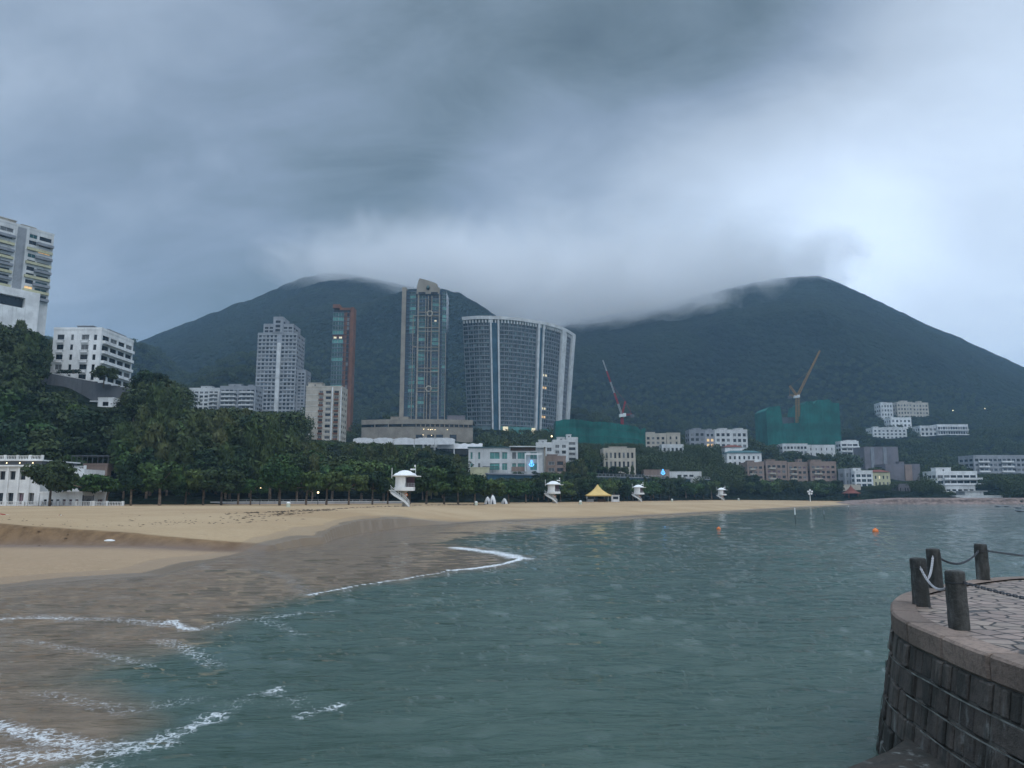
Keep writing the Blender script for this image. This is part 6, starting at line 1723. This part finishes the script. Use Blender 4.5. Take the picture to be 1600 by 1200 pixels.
mb.build('block_courses', M_wall, t); lowm.build('lower_courses', M_low, t)
mb = MB()
sg = np.arange(0, LS + .01, .25)
for a, c in zip(sg[:-1], sg[1:]):
    for zz, zy in ((-1.2, ZP - HC),):
        P = lambda s_, z_: (*E(s_, -.03 + .17 * (ZP - z_)), z_)
        mb.quad([P(a, zz), P(a, zy), P(c, zy), P(c, zz)])
mb.build('mortar_bed', M_mort, t)
# thin ledges of pale mortar along the course joints
mb = MB()
for k in range(1, nz):
    zz = ZP - HC - .006 - k * hc
    for a, c in zip(sg[:-1], sg[1:]):
        if vnoise(np.array([a * 1.7 + 5 * k]), np.array([k * 3.3]))[0] < .30: continue
        o_ = .026 + .17 * (ZP - zz)
        P = lambda s_, off, z_: (*E(s_, off), z_)
        mb.quad([P(a, o_, zz - .012), P(a, o_ + .004, zz + .010), P(c, o_ + .004, zz + .010), P(c, o_, zz - .012)])
mb.build('course_pointing', mat('lime_pointing', (.26, .27, .25), var=.6, scale=4), t)
# paving
inner = [E(s_, -.31) for s_ in np.arange(0, LS + .01, .3)]
mb = MB(); mb.quad([(p.x, p.y, ZP) for p in inner] + [(34, -8, ZP)])
m, b, bs = new_mat('crazy_paving')
g = b.n('ShaderNodeNewGeometry'); pos = g.outputs['Position']
mp = b.n('ShaderNodeMapping'); b.lk(pos, mp.inputs[0]); mp.inputs['Scale'].default_value = (1, 1, 0)
wob = b.vm('SCALE', b.noise(mp.outputs[0], 3.0, 3, .5, color=True), scale=.10)
pv = b.vm('ADD', mp.outputs[0], wob)
v1 = b.n('ShaderNodeTexVoronoi', feature='DISTANCE_TO_EDGE'); v1.inputs['Scale'].default_value = 3.1; b.lk(pv, v1.inputs['Vector']); v1.inputs['Randomness'].default_value = .72
v2 = b.n('ShaderNodeTexVoronoi', feature='F1'); v2.inputs['Scale'].default_value = 3.1; b.lk(pv, v2.inputs['Vector']); v2.inputs['Randomness'].default_value = .72
jn = b.mr(v1.outputs['Distance'], .02, .075)
hs = b.n('ShaderNodeHueSaturation'); hs.inputs['Color'].default_value = (.23, .170, .140, 1)
sc_n = b.n('ShaderNodeSeparateColor'); b.lk(v2.outputs['Color'], sc_n.inputs[0]); b.lk(b.mr(sc_n.outputs[0], 0, 1, .72, 1.3, False), hs.inputs['Value'])
c = b.mix(b.m('MULTIPLY', b.mr(b.noise(pos, 9, 5, .7), .4, .7), .4), hs.outputs[0], (.09, .08, .07))
c = b.mix(b.m('MULTIPLY', b.mr(b.noise(pos, 1.2, 4, .6), .4, .65), .35), c, (.30, .26, .20))
c = b.mix(jn, (.028, .025, .022), c)
b.lk(c, bs.inputs['Base Color']); bs.inputs['Roughness'].default_value = .55
bp = b.n('ShaderNodeBump'); bp.inputs['Strength'].default_value = 1; bp.inputs['Distance'].default_value = .03
b.lk(b.m('ADD', b.m('MULTIPLY', b.mr(v1.outputs['Distance'], .0, .09), 1.0), b.m('MULTIPLY', b.noise(pos, 5, 5, .7), .7)), bp.inputs['Height']); b.lk(bp.outputs[0], bs.inputs['Normal'])
tag(mb.build('promenade_paving', m), kind='structure')
# bollards and chains
M_bol = stone_mat('dark_weathered_bollard_stone', (.040, .044, .044), (.085, .086, .080), stain=True)
BP = [(1440, 947, 'leftmost dark stone bollard on the sea wall'), (1463, 921, 'dark stone bollard behind the leftmost one'), (1499, 983, 'nearest and largest dark stone bollard'), (1537, 908, 'rightmost dark stone bollard near the right edge')]
tops = []
bol_me = None
def bollard(x, y, lab, seed):
    global bol_me
    o = thing('stone_bollard', lab, 'bollard', (x, y, ZP - .01), seed * 1.3, 'stone bollards joined by chains')
    if bol_me is None:
        q = MB(); q.lathe([(.125, -.1)] + [(.129 - .006 * k / 14, .05 * k + .02) for k in range(14)] + [(.122, .735), (.114, .762), (.10, .772), (.05, .778)], 26)
        r_ = random.Random(4); q.v = [(a * (1 + k_), c * (1 + k_), z) for a, c, z in q.v for k_ in (float(fbm(np.array([math.atan2(c, a) * 2.2 + 9]), np.array([z * 7.0]), 4)[0]) * .13 + r_.uniform(-.008, .008),)]; bol_me = q.mesh('shaft', M_bol, False)
    link('shaft', bol_me, o)
    q = MB(); q.lathe([(.118, .612), (.130, .614), (.130, .628), (.118, .63)], 20); q.build('chain_collar', MT['dmetal'], o)
    return Vector((x, y, ZP + .62))
for k, (px, py, lab) in enumerate(BP):
    p = G(px, py, ZP); tops.append(bollard(p.x, p.y, lab, k))
off1 = bollard(7.0, 7.2, 'dark stone bollard just outside the right edge, near the camera', 5)
off2 = bollard(15.2, 15.9, 'dark stone bollard just outside the right edge, at the back', 6)
def chain(a, c, sag, mm, lab, linkr=.010, ln=.045):
    o = thing('chain', lab, 'chain', tuple((a + c) / 2), 0, 'chains between the stone bollards'); m0 = (a + c) / 2
    n = max(8, int((c - a).length * 1.06 / ln)); q = MB(); pr_ = None
    for k in range(n + 1):
        u = k / n; p = a + (c - a) * u - Vector((0, 0, sag * 4 * u * (1 - u))) - m0
        if pr_ is not None:
            d = (p - pr_).normalized(); up = Vector((0, 0, 1)) if k % 2 else Vector((0, 0, 1)).cross(d).normalized(); up = (up - d * up.dot(d)).normalized()
            e = (p - pr_) * .12
            for s_ in (-1, 1): q.tube(pr_ - e + up * s_ * linkr * 1.1, p + e + up * s_ * linkr * 1.1, linkr * .55, linkr * .55, 5)
            for w_ in (pr_ - e, p + e): q.tube(w_ - up * linkr * 1.1, w_ + up * linkr * 1.1, linkr * .55, linkr * .55, 5)
        pr_ = p
    q.build('links', mm, o)
def side(a, c, r_=.13): d = (c - a); d.z = 0; d.normalize(); return a + d * r_, c - d * r_
M_rope = mat('pale_rope_chain', (.42, .43, .45), rough=.6, scale=5); M_ch = mat('dark_chain_steel', (.10, .11, .125), rough=.5, metal=.5, scale=5)
b1, b2, b3, b4 = tops
for a, c, sg_, mm, lab, lr in ((b1, b3, .22, M_rope, 'pale sagging chain between the leftmost and the nearest bollard', .012), (b1, b2, .30, M_rope, 'pale chain hanging between the leftmost bollard and the one behind it', .013),
                               (b3, off1, .12, M_ch, 'grey chain running from the nearest bollard out of the right edge', .012), (b2, b4, .20, M_ch, 'thin dark chain between the two back bollards', .014), (b4, off2, .20, M_ch, 'thin dark chain from the rightmost bollard out of the right edge', .014)):
    u, v = side(a.copy(), c.copy()); chain(u, v, sg_, mm, lab, lr)
# low landing in the corner under the camera
mb = MB(); zl = .9
pg = [(5.22, 10.35), (4.72, 9.85), (3.69, 9.08), (1.6, 7.7), (-1.5, 5.6), (-1.5, -3), (5.2, -3), (5.2, 9.0)]
mb.prism(pg[::-1], -1.5, zl - .06)
gx = np.linspace(-1.5, 5.3, 110); gy = np.linspace(-3, 10.4, 200)
GY, GX = np.meshgrid(gy, gx, indexing='ij'); pgi = inside(GX, GY, pg)
de_ = seg_dist(GX, GY, pg[:5])
GZ = zl - .05 + .16 * fbm(GX * 1.6, GY * 1.6, 4) + .10 * fbm(GX * 6, GY * 6, 3) - .12 * np.exp(-de_ / .12)
fcg = grid_faces(len(gy), len(gx)); fcg = fcg[pgi.ravel()[fcg].all(1)]
ls_ = np_mesh('landing_step', np.stack([GX, GY, GZ], -1).reshape(-1, 3), fcg, M_low)
tag(link('landing_step', ls_), kind='structure')
tag(mb.build('landing_step', M_low), kind='structure')
# ================================================================ air and low cloud
def box_obj(name, lo, hi, m):
    mb = MB(); mb.box(lo[0], hi[0], lo[1], hi[1], lo[2], hi[2]); return mb.build(name, m)
m = bpy.data.materials.new('haze_air'); m.use_nodes = True; t_ = m.node_tree; t_.nodes.clear(); b = NB(t_)
pv = b.n('ShaderNodeVolumePrincipled'); pv.inputs['Color'].default_value = (.46, .74, 1.0, 1); pv.inputs['Density'].default_value = 0.0002; pv.inputs['Anisotropy'].default_value = 0.2
b.lk(pv.outputs[0], b.n('ShaderNodeOutputMaterial').inputs['Volume'])
tag(box_obj('haze', (-7000, -200, -6), (7000, 8000, 620), m), 'thin bluish haze filling the air over the bay', 'haze', kind='stuff')

m = bpy.data.materials.new('low_cloud'); m.use_nodes = True; t_ = m.node_tree; t_.nodes.clear(); b = NB(t_)
tc = b.n('ShaderNodeTexCoord'); g = b.n('ShaderNodeNewGeometry')
obj = tc.outputs['Object']; sp = b.n('ShaderNodeSeparateXYZ'); b.lk(obj, sp.inputs[0])
r_ = b.vm('LENGTH', obj)
n1 = b.noise(g.outputs['Position'], .0085, 7, .66, .8)
dn = b.m('ADD', b.m('SUBTRACT', 1.0, r_), b.m('MULTIPLY', b.m('SUBTRACT', n1, .5), 1.9))
dn = b.m('MULTIPLY', b.mr(dn, 0.0, .8, 0.0, 1.0), b.mr(sp.outputs[2], -.35, .75, 1.0, .06))
pv = b.n('ShaderNodeVolumePrincipled'); pv.inputs['Color'].default_value = (1.0, 1.0, 1.0, 1); b.lk(b.m('MULTIPLY', dn, .018), pv.inputs['Density']); pv.inputs['Anisotropy'].default_value = 0.15
b.lk(pv.outputs[0], b.n('ShaderNodeOutputMaterial').inputs['Volume'])
def cloud(x, y, z, rx, ry, rz, lab):
    bm = MB(); n = 20
    bm.lathe([(max(.02, math.sin(math.pi * k / 12)) * 1.0, -math.cos(math.pi * k / 12)) for k in range(13)], n)
    o = bm.build('low_cloud', m); o.location = (x, y, z); o.scale = (rx, ry, rz); tag(o, lab, 'cloud', kind='stuff'); return o
c1 = W(900, 440, 1300); cloud(c1.x, 1310, c1.z + 5, 400, 360, 130, 'pale low cloud hiding the saddle between the two peaks')
c2 = W(635, 418, 1400); cloud(c2.x, 1390, c2.z + 5, 310, 250, 100, 'pale low cloud hiding the top behind the middle ridge')
c3 = W(1120, 425, 1480); cloud(c3.x, 1480, c3.z + 8, 310, 280, 85, 'pale low cloud over the left shoulder of the right peak')
